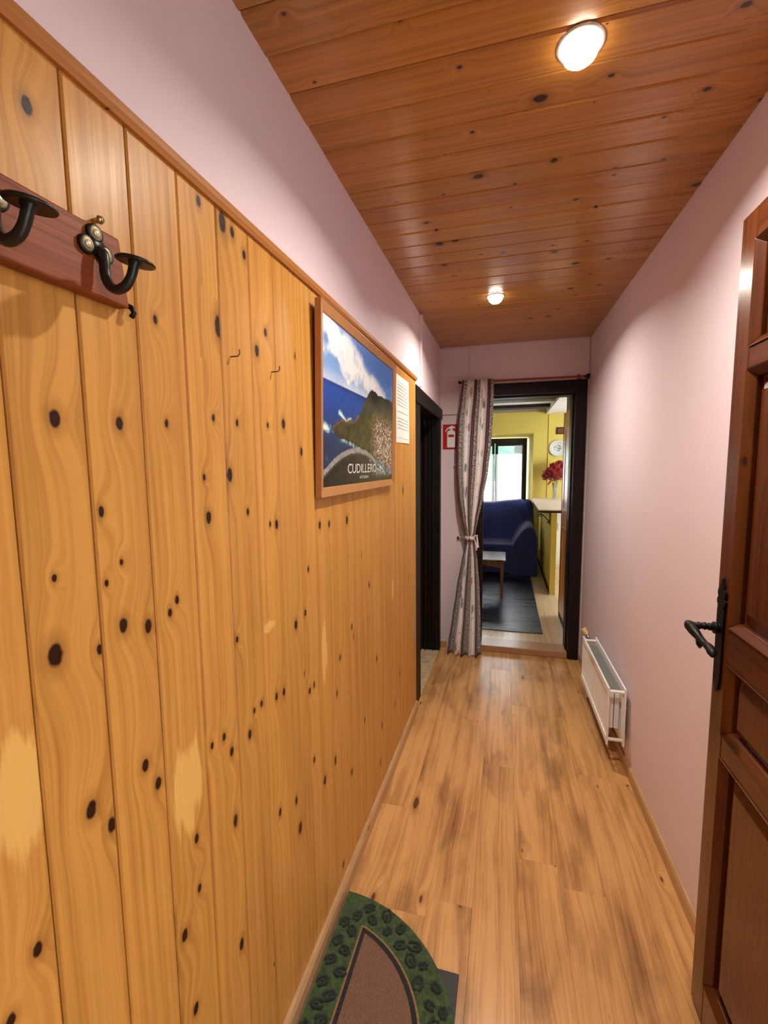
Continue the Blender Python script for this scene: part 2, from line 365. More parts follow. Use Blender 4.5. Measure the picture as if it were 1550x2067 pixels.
# cap rail over the boards
b = MB(); poly = [(XU, -.006), (XL + .006, -.006), (XL + .010, .002), (XL + .010, .014), (XL + .004, .020), (XU, .020)]
b.prism(poly, lambda px, pz: (px, YB, wz(YB) + pz), lambda px, pz: (px, BJ[-1] + .004, wz(BJ[-1]) + pz))
tag(b.build('trim_1', m_pine_rail, org=(XL, 1, wz(1))), 'brown wooden cap rail along the top of the pine panelling', 'trim', kind='structure')
def skirting(name, x0, x1, h, y0, y1, label, sgn):
    b = MB()
    poly = [(x0, 0), (x1, 0), (x1, h - .012), (x1 - (x1 - x0) * .35, h), (x0, h)]
    b.prism(poly, lambda px, pz: (px, y0, fz(y0) + pz), lambda px, pz: (px, y1, fz(y1) + pz))
    return tag(b.build(name, m_skirt, org=(x0, (y0 + y1) / 2, fz((y0 + y1) / 2))), label, 'skirting board', kind='structure')
skirting('baseboard_left', XL + .0005, XL + .015, .062, YB, 2.62, 'thin oak skirting board under the pine panelling', 1)
# right wall (the entrance opening is beside the photographer)
EY0, EY1 = -.22, .36
b = MB()
sl_box(b, XR, XR + .14, EY1, YE + .02, lambda y: fz(y) - .02, lambda y: cz(y) + .01)
sl_box(b, XR, XR + .14, EY0, EY1, lambda y: 2.03, lambda y: cz(y) + .01)
sl_box(b, XR, XR + .14, YB, EY0, lambda y: fz(y) - .02, lambda y: cz(y) + .01)
wall_right = tag(b.build('wall_right', m_pink), 'pink plaster wall behind the radiator, right of the corridor', 'wall', kind='structure')
skirting('baseboard_right', XR - .0005, XR - .013, .055, EY1 + .02, YE - .04, 'oak skirting board along the pink wall under the radiator', -1)
b = MB(); sl_box(b, -.75, XR + .14, YB - .12, YB, lambda y: fz(y) - .02, lambda y: cz(y) + .01)
tag(b.build('wall_back', m_pink), 'pink plaster wall closing the corridor behind the viewer', 'wall', kind='structure')
# end wall with the living-room doorway
OX0, OX1, OZ1 = -.184, .510, 1.945          # clear opening
FX0, FX1, FZ1 = -.275, .592, 2.036          # outer edge of frame
YE2 = 3.93
b = MB()
b.box(-.75, FX0 + .02, YE, YE2, -.25, 2.36); b.box(FX1 - .02, XR + .14, YE, YE2, -.25, 2.36); b.box(FX0 + .02, FX1 - .02, YE, YE2, FZ1 - .02, 2.36)
b.box(FX0 + .02, FX1 - .02, YE, YE2, -.25, -.17)
wall_end = tag(b.build('wall_end', m_pink), 'pink end wall around the living-room doorway', 'wall', kind='structure')
b = MB()   # raised strips painted with the wall
b.box(-.286, -.276, YE - .008, YE, 2.06, cz(YE) - .012)
b.box(XU, -.276, YE - .006, YE, cz(YE) - .022, cz(YE) - .012)
b.box(.585, .600, YE - .010, YE, 2.06, cz(YE))
b.build('painted_strip', m_pink, wall_end)
b = MB(); b.box(-.533, -.30, YE - .014, YE, 1.811, 1.826); b.box(-.533, -.519, YE - .02, YE, .0, 1.82)
tag(b.build('cable_trunking', m_trunk), 'cream cable trunking above the fire extinguisher sign', 'trunking')
b = MB(); b.box(XU, -.46, YE - .012, YE, fz(YE), fz(YE) + .055)
tag(b.build('baseboard_end', m_skirt), 'short oak skirting board left of the floral curtain', 'skirting board', kind='structure')
# door_1: dark frame, step and the leaf swung into the living room
d1 = thing('door_1', ((OX0 + OX1) / 2, YE, -.17), 'dark brown wooden doorway into the living room with orange leaf open', 'door', kind='structure')
b = MB(); b.box(OX1, FX1, YE - .022, YE2 + .01, -.165, OZ1); b.box(OX1 - .012, OX1, YE + .05, YE2 + .01, -.12, OZ1 - .012); b.build('jamb', m_darkfr, d1, .004)
b = MB(); b.box(FX0, OX0, YE - .022, YE2 + .01, -.165, OZ1); b.box(OX0, OX0 + .012, YE + .05, YE2 + .01, -.12, OZ1 - .012); b.build('jamb', m_darkfr, d1, .004)
b = MB(); b.box(FX0, FX1, YE - .022, YE2 + .01, OZ1 + .0005, FZ1); b.box(OX0 + .0125, OX1 - .0125, YE + .05, YE2 + .01, OZ1 - .012, OZ1); b.build('lintel', m_darkfr, d1, .004)
m_step = wood('step_wood', 1, 0, srgb(176, 132, 100), srgb(128, 88, 62), srgb(70, 40, 24), ring=30, rough=.3, coat=.3, var=0)
b = MB(); b.box(OX0, OX1, YE - .012, YE2, -.172, -.119); b.build('threshold', m_step, d1, .006)
lf = MB(); lf.box(.548, .586, 3.96, 4.70, -.072, 1.885); leaf2 = lf.build('leaf', m_leaf2, d1, .003)
b = MB(); b.box(.545, .589, 4.702, 4.712, -.072, 1.885); b.build('edge_strip', m_darkfr, leaf2)
b = MB(); b.box(.546, .588, 3.96, 4.71, -.124, -.073); b.build('shadow_gap_strip', m_darkfr, leaf2)  # dark strip stands in for the shadowed gap under the leaf
b = MB()
for y0, y1, z0, z1 in ((4.08, 4.58, .05, .80), (4.08, 4.58, .95, 1.75)):
    b.box(.5435, .5478, y0, y1, z0, z0 + .03); b.box(.5435, .5478, y0, y1, z1 - .03, z1); b.box(.5435, .5478, y0, y0 + .03, z0 + .031, z1 - .031); b.box(.5435, .5478, y1 - .03, y1, z0 + .031, z1 - .031)
b.build('moulding', m_leaf2, leaf2)
# door_2: black doorway in the left wall
d2 = thing('door_2', (-.60, 3.2, fz(3.2)), 'black weathered wooden doorway at the far end of the pine panelling', 'door', kind='structure')
def jag_board(mb, x0, x1, y0, y1, z0, z1): mb.box(x0, x1, y0, y1, z0, z1)
b = MB(); b.box(-.700, XU + .012, DY1 + .0005, YE - .022, fz(YE), 1.853); b.build('jamb', m_black, d2, .006)
b = MB(); b.box(-.700, XU + .010, 2.632, DY0 - .001, fz(2.7), 1.86); b.build('jamb', m_black, d2, .004)
b = MB(); b.hexa([(-.700, 2.632, 1.772), (XU + .020, 2.632, 1.772), (XU + .020, YE - .002, 1.772), (-.700, YE - .002, 1.772), (-.700, 2.632, 1.872), (XU + .020, 2.632, 1.872), (XU + .020, YE - .002, 1.856), (-.700, YE - .002, 1.856)])
b.build('lintel', m_black, d2, .008)
for i, (x0, x1, pr) in enumerate(((-.575, -.560, .014), (-.605, -.590, .010), (-.640, -.618, .020), (-.695, -.660, .034))):
    b = MB(); b.box(x0, x1, DY1 - pr, DY1, fz(DY1), 1.770); b.build('moulding', m_black, d2, .003)
b = MB(); b.box(-.745, -.702, DY0, DY1, fz(DY0) - .02, 1.770); d2l = b.build('leaf', m_black, d2)
for i in range(5):
    y0 = DY0 + .03 + i * .162; b = MB(); b.box(-.702, -.694, y0, y0 + .150, fz(DY0) + .02, 1.74); b.build('plank', m_black, d2l, .003)
b = MB(); sl_box(b, -.70, XL - .004, 2.632, DY1, lambda y: fz(y) - .01, lambda y: fz(y) + .004)
b.build('sill_strip', plain('worn_beige_strip', srgb(186, 160, 128), .6, nscale=25, var=.25), d2)

# ================================================================ panelled entrance door standing open on the right
DX = .515; DW = .84; DYF = 1.262; DYH = DYF - DW; DT = .040; DB, DTOP = -.045, 1.948
d3 = thing('door_3', (DX + DT / 2, DYH, DB), 'red-brown panelled entrance door standing open against the pink wall', 'door', kind='structure')
def bar(name, y0, y1, z0, z1, mat, x0=None, x1=None, bev=.003, par=None):
    b = MB(); x0 = DX if x0 is None else x0; x1 = DX + DT if x1 is None else x1
    b.box(x0, x1, y0, y1, z0, z1); return b.build(name, mat, par or d3, bev, org=((x0 + x1) / 2, (y0 + y1) / 2, (z0 + z1) / 2))
SW = .068
bar('stile', DYF - SW, DYF, DB, DTOP, m_doorv); bar('stile', DYH, DYH + SW, DB, DTOP, m_doorv)
rails = [(1.880, DTOP), (1.605, 1.652), (.925, 1.012), (.690, .746), (DB, .068)]
for z0, z1 in rails: bar('rail', DYH + SW + .0005, DYF - SW - .0005, z0, z1, m_doorh)
for (zl, zh) in ((1.652, 1.880), (1.012, 1.605), (.746, .925), (.068, .690)):
    y0, y1 = DYH + SW, DYF - SW; yc = (y0 + y1) / 2
    # raised panel: flat field with sloped edges
    b = MB(); e1, e2 = .026, .052; xb, xf = DX + .022, DX + .010
    if zh - zl < .2: e2 = .044
    P0 = [(xb, y0 + .001, zl + .001), (xb, y1 - .001, zl + .001), (xb, y1 - .001, zh - .001), (xb, y0 + .001, zh - .001)]
    P1 = [(xb, y0 + e1, zl + e1), (xb, y1 - e1, zl + e1), (xb, y1 - e1, zh - e1), (xb, y0 + e1, zh - e1)]
    P2 = [(xf, y0 + e2, zl + e2), (xf, y1 - e2, zl + e2), (xf, y1 - e2, zh - e2), (xf, y0 + e2, zh - e2)]
    PB = [(DX + DT - .01, p[1], p[2]) for p in P0]
    q = lambda o1, o2: [(o1 + i, o1 + (i + 1) % 4, o2 + (i + 1) % 4, o2 + i) for i in range(4)]
    b.add(P0 + P1 + P2 + PB, q(0, 4) + q(4, 8) + [(8, 9, 10, 11)] + q(12, 0) + [(15, 14, 13, 12)])
    pan = b.build('panel', m_doorv, d3, org=(DX, yc, (zl + zh) / 2))
    # moulding frame, four sloped sticks
    def stick(pts, mat):
        b = MB(); b.add(pts, [(0, 1, 2, 3), (4, 7, 6, 5), (0, 4, 5, 1), (1, 5, 6, 2), (2, 6, 7, 3), (3, 7, 4, 0)]); b.build('moulding', mat, pan, .0015, org=pts[0])
    mw = .018; xo, xi = DX - .004, DX + .012
    stick([(xo, y0, zl), (xo, y1, zl), (xi, y1 - mw, zl + mw), (xi, y0 + mw, zl + mw), (xb, y0, zl), (xb, y1, zl), (xb, y1 - mw, zl + mw), (xb, y0 + mw, zl + mw)], m_doorh)
    stick([(xo, y0, zh), (xo, y1, zh), (xi, y1 - mw, zh - mw), (xi, y0 + mw, zh - mw), (xb, y0, zh), (xb, y1, zh), (xb, y1 - mw, zh - mw), (xb, y0 + mw, zh - mw)], m_doorh)
    stick([(xo, y0, zl), (xo, y0, zh), (xi, y0 + mw, zh - mw), (xi, y0 + mw, zl + mw), (xb, y0, zl), (xb, y0, zh), (xb, y0 + mw, zh - mw), (xb, y0 + mw, zl + mw)], m_doorv)
    stick([(xo, y1, zl), (xo, y1, zh), (xi, y1 - mw, zh - mw), (xi, y1 - mw, zl + mw), (xb, y1, zl), (xb, y1, zh), (xb, y1 - mw, zh - mw), (xb, y1 - mw, zl + mw)], m_doorv)
# iron handle
HY, HZ = DYF - .034, .990
hp = MB(); half = [(.0, -.150), (.008, -.142), (.012, -.128), (.016, -.110), (.017, -.05), (.017, .055), (.012, .062), (.020, .070), (.021, .080), (.014, .086), (.020, .094), (.018, .104), (.010, .106), (.007, .118), (.0, .134)]
poly = [(y, z) for y, z in half] + [(-y, z) for y, z in half[-2:0:-1]]
hp.prism(poly, lambda y, z: (DX - .0005, HY + y, HZ + z), lambda y, z: (DX - .006, HY + y, HZ + z))
plate = hp.build('handle_plate', m_ironblk, d3, .001); plate['label'] = 'black iron back plate with fleur tip'
b = MB()
b.lathe([(.0, -.012), (.014, -.012), (.015, -.009), (.013, -.006), (.0135, -.001)], (DX - .006, HY, HZ + .010), 'x', 18)
b.build('rosette', m_ironblk, plate)
b = MB()
pts = []; rs = []
for i in range(13):
    f = i / 12; pts.append((DX - .014 - .052 * f, HY + .000 + .003 * f, HZ + .010 + .002 * math.sin(f * 3))); rs.append(.0085 + .0016 * math.cos(i * 2.4))
b.tube(pts, rs, 12)
b.build('lever_neck', m_ironblk, plate)
b = MB()
pts = [(DX - .068, HY + .016, HZ + .013), (DX - .067, HY + .003, HZ + .010), (DX - .064, HY - .018, HZ + .002), (DX - .060, HY - .040, HZ - .006), (DX - .058, HY - .062, HZ - .010), (DX - .058, HY - .085, HZ - .010), (DX - .060, HY - .105, HZ - .013), (DX - .062, HY - .116, HZ - .018)]
b.tube(*smooth(pts, [.007, .0125, .0115, .0085, .0075, .0095, .010, .005]), 14)
b.build('lever', m_ironblk, plate)
b = MB(); b.tube([(DX - .062, HY - .030, HZ - .012), (DX - .061, HY - .034, HZ - .022), (DX - .060, HY - .042, HZ - .026), (DX - .060, HY - .048, HZ - .020)], [.004, .0045, .004, .003], 8)
b.build('lever_curl', m_ironblk, plate)
# frame of the entrance opening
b = MB(); b.box(XR - .012, XR + .15, EY1 - .045, EY1, fz(.4), 2.03); b.build('jamb', m_doorv, d3)
b = MB(); b.box(DX + DT, XR - .012, DYH - .012, DYH + .004, .2, .32); b.box(DX + DT, XR - .012, DYH - .012, DYH + .004, 1.55, 1.67); b.build('hinge', m_ironblk, d3)

# ================================================================ ceiling downlights
def downlight(x, y, watts, label):
    z = cz(y); r = thing('ceiling_light', (x, y, z), label, 'ceiling light', 'recessed ceiling downlights')
    b = MB(); b.lathe([(.040, -.001), (.041, -.005), (.047, -.005), (.050, -.003), (.051, .0), (.040, .0), (.040, -.001)], (x, y, z), 'z', 32); b.build('trim_ring', plain('satin_ring', srgb(214, 206, 196), .3, .6), r)
    t = NT('bulb_glow'); t.set(col=(1, 1, 1), emis=(1.0, .90, .76), emstr=14.0)
    b = MB(); b.lathe([(.040, -.002), (.039, -.014), (.033, -.027), (.022, -.036), (.010, -.0395), (.0, -.040)], (x, y, z), 'z', 24); b.build('bulb', t.m, r)
    ld = bpy.data.lights.new('downlight_beam', 'AREA'); ld.shape = 'DISK'; ld.size = .06; ld.energy = watts; ld.color = LAMP_COL; ld.spread = math.radians(152)
    lo = bpy.data.objects.new('downlight_beam', ld); COL.objects.link(lo); lo.location = (x, y, z - .0425); parent_to(lo, r)
downlight(.142, 1.14, LAMP_NEAR, 'glowing round ceiling downlight nearest the viewer')
downlight(-.066, 2.66, LAMP_FAR, 'glowing round ceiling downlight near the end wall')

# ================================================================ coat rack
RX = XL + .020
cr = thing('coat_rack', (XL, .36, 1.65), 'red-brown wooden coat rack with black iron hooks on pine panelling', 'coat rack')
b = MB(); y0, y1 = .02, .512
b.hexa([(XL + .001, y0, 1.604), (RX, y0, 1.604), (RX, y1 + .006, 1.613), (XL + .001, y1 + .006, 1.613), (XL + .001, y0, 1.692), (RX - .002, y0, 1.692), (RX - .002, y1 - .002, 1.698), (XL + .001, y1 - .002, 1.698)])
b.build('backboard', m_rack, cr, .003, org=(RX, .26, 1.65))
def hook(yc, zc):
    h = MB()
    lobes = [(-.0135, -.004), (-.001, .0135), (.0125, -.006)]
    for ly, lz in lobes: h.lathe([(.0, .0040), (.0092, .0040), (.0108, .0030), (.0114, .0), (.0, .0)], (RX, yc + ly, zc + lz), 'x', 20)
    h.lathe([(.0, .0040), (.0105, .0040), (.0125, .0), (.0, .0)], (RX, yc, zc), 'x', 20)
    pl = h.build('hook', m_iron, cr); pl['label'] = 'black cast-iron coat hook with trefoil plate'
    for ly, lz in lobes:
        f_ = MB(); f_.lathe([(.0, .0044), (.0072, .0044), (.0082, .0040)], (RX, yc + ly, zc + lz), 'x', 16); f_.build('worn_face', m_wornbr, pl)
        s = MB(); s.lathe([(.0, .0060), (.0040, .0058), (.0046, .0050), (.0046, .0044)], (RX, yc + ly, zc + lz), 'x', 14); s.build('screw', m_screw, pl)
    a = MB()
    path = [(RX + .004, yc + .002, zc - .004), (RX + .010, yc + .001, zc - .010), (RX + .012, yc, zc - .022), (RX + .013, yc - .001, zc - .036), (RX + .019, yc - .002, zc - .049), (RX + .030, yc - .002, zc - .0555), (RX + .042, yc - .001, zc - .052), (RX + .050, yc, zc - .042), (RX + .054, yc + .001, zc - .030), (RX + .055, yc + .002, zc - .024)]
    a.tube(*smooth(path, [.0045, .0060, .0062, .0060, .0058, .0058, .0058, .0055, .0058, .0085]), 14); a.build('arm', m_iron, pl)
    c = MB(); n = 20
    prof = [(0, .0025), (.012, .0018), (.020, -.0005), (.0225, -.0028), (.0215, -.0045), (.012, -.0035), (0, -.003)]
    c.lathe(prof, (0, 0, 0), 'z', n)
    o = c.build('cap_disc', m_iron, pl)
    o.matrix_basis = Matrix.Translation((RX + .0555, yc + .003, zc - .0215)) @ Matrix.Rotation(math.radians(10), 4, 'Y')
    return pl
for yc in (.470, .345, .22): hook(yc, 1.672)
b = MB(); b.tube([(XL + .0005, .488, 1.712), (XL + .012, .488, 1.712)], .0032, 10); b.lathe([(.0, .004), (.004, .0035), (.0052, .0)], (XL + .011, .488, 1.712), 'x', 12)
tag(b.build('screw', m_brass), 'small brass screw driven in above the coat rack', 'screw')
b = MB(); b.tube([(XL + .0005, .531, 1.624), (XL + .010, .531, 1.620), (XL + .014, .531, 1.612), (XL + .009, .531, 1.607)], .0036, 8)
tag(b.build('screw_hook', m_ironblk), 'little dark screw hook under the end of the coat rack', 'hook')
for (yy, zz, lb) in ((.777, 1.610, 'bent nail in the pine boards nearer the coat rack'), (.934, 1.612, 'bent nail in the pine boards nearer the poster')):
    b = MB(); b.tube([(XL + .0003, yy, zz), (XL + .016, yy, zz), (XL + .020, yy, zz + .004), (XL + .020, yy, zz + .012)], .0014, 7)
    tag(b.build('bent_nail', m_nail), lb, 'nail', 'bent nails in the panelling')

# ================================================================ framed poster
PY0, PY1, PZ0, PZ1 = 1.150, 2.005, 1.312, 1.846
fp = thing('framed_poster', (XL, (PY0 + PY1) / 2, PZ0), 'framed seaside poster of a rocky headland hung on pine panelling', 'poster')
FWD = .028
def lean(x, z): return XL + .003 + x + .012 * (z - PZ0) / (PZ1 - PZ0)     # the top hangs a little off the wall
def fbar(pts):
    b = MB(); vs = []
    for (y, z) in pts: vs.append((lean(0, z), y, z))
    for i, (y, z) in enumerate(pts): vs.append((lean(.020 if i < 2 else .013, z), y, z))
    b.add(vs, [(0, 1, 2, 3), (4, 5, 6, 7), (0, 1, 5, 4), (1, 2, 6, 5), (2, 3, 7, 6), (3, 0, 4, 7)]); b.build('frame_side', m_frame, fp, .002, org=(XL, pts[0][0], pts[0][1]))
o4 = [(PY0, PZ0), (PY1, PZ0), (PY1, PZ1), (PY0, PZ1)]; i4 = [(PY0 + FWD, PZ0 + FWD), (PY1 - FWD, PZ0 + FWD), (PY1 - FWD, PZ1 - FWD), (PY0 + FWD, PZ1 - FWD)]
for i in range(4): fbar([o4[i], o4[(i + 1) % 4], i4[(i + 1) % 4], i4[i]])
def fbm(x, y, s, o=4):
    return noise.fractal(Vector((x * s, y * s, 1.7)), .9, 2.1, o)
def lerp(a, b, t): t = max(0, min(1, t)); return tuple(p + (q - p) * t for p, q in zip(a, b))
def sst(a, b, x): t = max(0, min(1, (x - a) / (b - a))); return t * t * (3 - 2 * t)
def pl_interp(pts, x):
    for (x0, y0), (x1, y1) in zip(pts, pts[1:]):
        if x <= x1: return y0 + (y1 - y0) * max(0, (x - x0)) / max(1e-6, x1 - x0)
    return pts[-1][1]
RIDGE = [(0, 0), (.08, .0), (.10, .375), (.15, .41), (.20, .435), (.27, .43), (.34, .44), (.38, .47), (.44, .52), (.50, .61), (.56, .695), (.615, .722), (.66, .715), (.70, .70), (.75, .705), (.85, .71), (1, .705)]
SHORE = [(0, 1), (.08, 1), (.10, .34), (.15, .315), (.22, .30), (.30, .29), (.36, .275), (.41, .26), (.47, .25), (.52, .235), (.60, .22), (1, .10)]
PIER = [(0.0, .085), (.05, .115), (.12, .165), (.20, .205), (.30, .236), (.40, .247), (.50, .237), (.58, .215), (.66, .175)]
def poster_col(u, v):
    n1 = fbm(u * 1.6, v, 5); n2 = fbm(u * 1.6 + 9, v, 18); n3 = fbm(u * 1.6 + 3, v + 5, 60, 3)
    c = None
    ridge = pl_interp(RIDGE, u) + .012 * n2; shore = pl_interp(SHORE, u) + .010 * n2
    if v > .638:   # sky
        c = lerp((.26, .44, .74), (.08, .24, .60), sst(.70, 1, v + .12 * u))
        diag = (v - .98) + 0.40 * u
        cl = sst(.50, .0, abs(diag + .02 + .10 * n1) / .42) * .9 + .35 * n1
        cl = max(cl, sst(.80, .64, v) * .55)
        c = lerp(c, (.86, .87, .90), sst(.25, .75, cl))
        c = lerp(c, (.45, .52, .68), .5 * sst(.1, .7, -n2 + .3 * n1) * sst(.95, .7, v))
        if u < .22: c = lerp(c, (.36, .50, .78), .35 * sst(.9, .66, v))
    else:          # sea
        c = lerp((.012, .055, .16), (.03, .13, .46), sst(.22, .60, v)); c = lerp(c, (.02, .06, .24), .6 * sst(.1, .5, n2) * sst(.4, .64, v))
        c = lerp(c, (.02, .05, .20), sst(.60, .638, v) * .5)
        fo = max(0, 1 - abs(v - (.355 + .02 * n1)) / .05) * sst(.16, .02, u) + max(0, 1 - abs(v - (.47 - .3 * (u - .16) + .02 * n1)) / .035) * sst(.14, .18, u) * sst(.46, .36, u)
        fo += max(0, 1 - (shore - v) / .05) * (1 if shore - v > 0 else 0) * sst(.10, .2, u) * sst(.5, .4, u) * .7
        c = lerp(c, (.80, .85, .88), sst(.35, .8, fo + .5 * n2))
        c = lerp(c, (.05, .30, .38), .6 * sst(.2, .6, fo) * sst(.9, .5, fo))
    if shore < v < ridge and u > .085:    # headland
        c = lerp((.050, .052, .022), (.13, .11, .05), sst(-.4, .5, n2 + n3 * .5)); c = lerp(c, (.012, .016, .012), sst(-.1, .4, n1) * sst(.5, .65, v))
        if u > .55 and v < .58:
            t = sst(.55, .75, u) * sst(.60, .42, v); c = lerp(c, (.46, .24, .16) if n3 > 0 else (.16, .11, .08), t * .9); c = lerp(c, (.80, .78, .76), t * sst(.12, .35, n3))
        if abs(v - ridge) < .02 and u < .42: c = lerp(c, (.30, .18, .13), .6)
    pier = pl_interp(PIER, u)
    low = pier if u < .66 else .175 - (u - .66) * .2
    if v < low - .035 or (u > .5 and v < shore):  # harbour and town roofs in shade
        c = lerp((.012, .011, .012), (.045, .04, .036), sst(0, .5, n3)); 
        t = sst(.58, .74, u + .10 * n1) * sst(.02, .10, v); c = lerp(c, (.36, .52, .60) if n3 > .05 else (.10, .13, .16), t * .85)
        c = lerp(c, (.62, .74, .80), t * sst(.12, .35, n3 + .3 * n2))
    if u < .66 and abs(v - pier + .012) < .026 - .006 * u:
        c = lerp((.30, .29, .29), (.46, .45, .44), sst(-.3, .4, n3)); 
        if v < pier - .022: c = (.10, .09, .09)
    return c
NU, NV = 150, 150
b = MB(); yy0, yy1, zz0, zz1 = PY0 + FWD - .003, PY1 - FWD + .003, PZ0 + FWD - .003, PZ1 - FWD + .003
b.grid(lambda u, v: (lean(.010, zz0 + (zz1 - zz0) * v), yy0 + (yy1 - yy0) * u, zz0 + (zz1 - zz0) * v), NU, NV, False)
pr = b.build('print', None, fp, fixn=False); ca = pr.data.color_attributes.new('ink', 'FLOAT_COLOR', 'POINT')
for j in range(NV + 1):
    for i in range(NU + 1): ca.data[j * (NU + 1) + i].color = (*[max(0, q) ** 1.35 for q in poster_col(i / NU, j / NV)], 1)
t = NT('poster_print'); at = t.node('ShaderNodeVertexColor'); at.layer_name = 'ink'; t.set(col=at.outputs[0], rough=.35, spec=.3, coat=.15, coatr=.1)
t.bump(t.noise(t.pos(), 70, 3), .10, .004)
pr.data.materials.append(t.m)
b = MB(); b.hexa([(lean(.001, zz0), yy0, zz0), (lean(.008, zz0), yy0, zz0), (lean(.008, zz0), yy1, zz0), (lean(.001, zz0), yy1, zz0), (lean(.001, zz1), yy0, zz1), (lean(.008, zz1), yy0, zz1), (lean(.008, zz1), yy1, zz1), (lean(.001, zz1), yy1, zz1)]); b.build('backing_board', plain('cardboard', srgb(120, 90, 60), .9), fp)
m_ink = plain('white_ink', srgb(226, 224, 220), .4, nscale=8, var=.03)
def letters(txt, width, height, org, mat, parent, name):
    cu = bpy.data.curves.new(name, 'FONT'); cu.body = txt; cu.size = 1; cu.align_x = 'LEFT'; cu.extrude = 0; cu.resolution_u = 3
    tmp = bpy.data.objects.new(name, cu); COL.objects.link(tmp); bpy.context.view_layer.update()
    me = bpy.data.meshes.new_from_object(tmp.evaluated_get(bpy.context.evaluated_depsgraph_get())); bpy.data.objects.remove(tmp)
    xs = [v.co.x for v in me.vertices]; ys = [v.co.y for v in me.vertices]; x0, x1, y0, y1 = min(xs), max(xs), min(ys), max(ys)
    for v in me.vertices:
        z = org[1] + (v.co.y - y0) / (y1 - y0) * height; v.co = (lean(.0106, z), org[0] + (v.co.x - x0) / (x1 - x0) * width, z)
    o = bpy.data.objects.new(name, me); COL.objects.link(o); me.materials.append(mat); parent_to(o, parent); return o
UW, VH = yy1 - yy0, zz1 - zz0
letters('CUDILLERO', UW * .42, VH * .066, (yy0 + UW * .265, zz0 + VH * .080), m_ink, fp, 'lettering')
letters('ASTURIAS', UW * .13, VH * .020, (yy0 + UW * .42, zz0 + VH * .038), m_ink, fp, 'lettering')
# notice sheet
b = MB(); sy0, sy1, sz0, sz1 = 2.13, 2.428, 1.512, 1.838
b.grid(lambda u, v: (XL + .0012 + .004 * (math.sin(u * 3.1) * .3 + .5 * (1 - v) * u * u), sy0 + (sy1 - sy0) * u, sz0 + (sz1 - sz0) * v + .006 * u), 12, 12)
t = NT('printed_paper'); s = t.sep(t.obj()); z = s[2]; y = s[1]
line = t.math('LESS_THAN', t.math('FRACT', t.math('MULTIPLY', z, 62.)), .42)
wd = t.rng(t.noise(t.comb(0., t.math('MULTIPLY', y, 130.), t.math('MULTIPLY', t.math('FLOOR', t.math('MULTIPLY', z, 62.)), 3.7)), 1., 1), .38, .42)
inb = t.math('MULTIPLY', t.math('GREATER_THAN', y, 2.155), t.math('LESS_THAN', y, 2.405)); inz = t.math('MULTIPLY', t.math('GREATER_THAN', z, 1.535), t.math('LESS_THAN', z, 1.81))
gap = t.math('GREATER_THAN', t.noise(t.comb(0., 0., t.math('MULTIPLY', t.math('FLOOR', t.math('MULTIPLY', z, 62.)), 7.1)), 1., 1), .42)
f = t.math('MULTIPLY', t.math('MULTIPLY', t.math('MULTIPLY', line, wd), t.math('MULTIPLY', inb, inz)), gap)
t.set(col=t.mix(t.math('MULTIPLY', f, .55), srgb(238, 236, 228), srgb(70, 70, 80)), rough=.6)
tag(b.build('notice_sheet', t.m), 'white printed notice sheet pinned beside the framed poster', 'paper')
# cable pipe on the left wall above the boards
b = MB(); b.tube([(XU + .009, 2.815, 1.885), (XU + .009, 2.815, 2.30)], .009, 12); b.box(XU + .0005, XU + .022, 2.795, 2.835, 2.265, 2.31); b.box(XU + .0005, XU + .016, 2.806, 2.824, 1.885, 2.27)
tag(b.build('cable_conduit', m_pink), 'pink painted cable conduit rising above the black doorway', 'conduit')

# ================================================================ end-wall things
sg = thing('extinguisher_sign', (-.43, YE, 1.53), 'red fire extinguisher sign half behind the floral curtain', 'sign')
b = MB(); b.box(-.500, -.345, YE - .004, YE - .0006, 1.530, 1.733); b.build('plate', m_red, sg, .0015)
b = MB()
def sp(poly): b.prism(poly, lambda x, z: (x, YE - .0045, z), lambda x, z: (x, YE - .0062, z))
cx = -.4315
body = [(cx - .033, 1.545), (cx + .033, 1.545), (cx + .033, 1.665)] + [(cx + .033 * math.cos(a), 1.665 + .022 * math.sin(a)) for a in [math.pi * k / 8 for k in range(1, 8)]] + [(cx - .033, 1.665)]
sp([(cx - .033, 1.545), (cx + .033, 1.545), (cx + .033, 1.628), (cx - .033, 1.628)]); sp([(cx - .033, 1.650), (cx + .033, 1.650)] + [(cx + .033 * math.cos(math.pi * k / 10), 1.662 + .024 * math.sin(math.pi * k / 10)) for k in range(0, 11)])
sp([(cx - .033, 1.627), (cx - .024, 1.627), (cx - .024, 1.651), (cx - .033, 1.651)]); sp([(cx + .024, 1.627), (cx + .033, 1.627), (cx + .033, 1.651), (cx + .024, 1.651)])
sp([(cx - .010, 1.684), (cx + .010, 1.684), (cx + .012, 1.702), (cx + .032, 1.700), (cx + .030, 1.710), (cx + .004, 1.722), (cx - .016, 1.712), (cx - .036, 1.700), (cx - .048, 1.676), (cx - .044, 1.670), (cx - .030, 1.692), (cx - .012, 1.700)])
for k in range(3): sp([(-.378, 1.556 + k * .020), (-.365, 1.556 + k * .020), (-.365, 1.566 + k * .020), (-.378, 1.566 + k * .020)])
b.build('symbol', m_signw, sg)
b = MB(); b.box(-.412, -.388, YE - .006, YE - .0005, 1.388, 1.420); b.tube([(-.400, YE - .006, 1.410), (-.400, YE - .022, 1.404), (-.400, YE - .026, 1.396), (-.400, YE - .020, 1.388)], .004, 8)
tag(b.build('wall_hook', plain('white_plastic', srgb(214, 216, 226), .35)), 'small white plastic hook under the fire extinguisher sign', 'hook')
b = MB(); b.lathe([(.0, -.020), (.006, -.020), (.010, -.016), (.010, -.010), (.005, -.006), (.005, .0)], (-.368, YE - .0003, .794), 'y', 14)
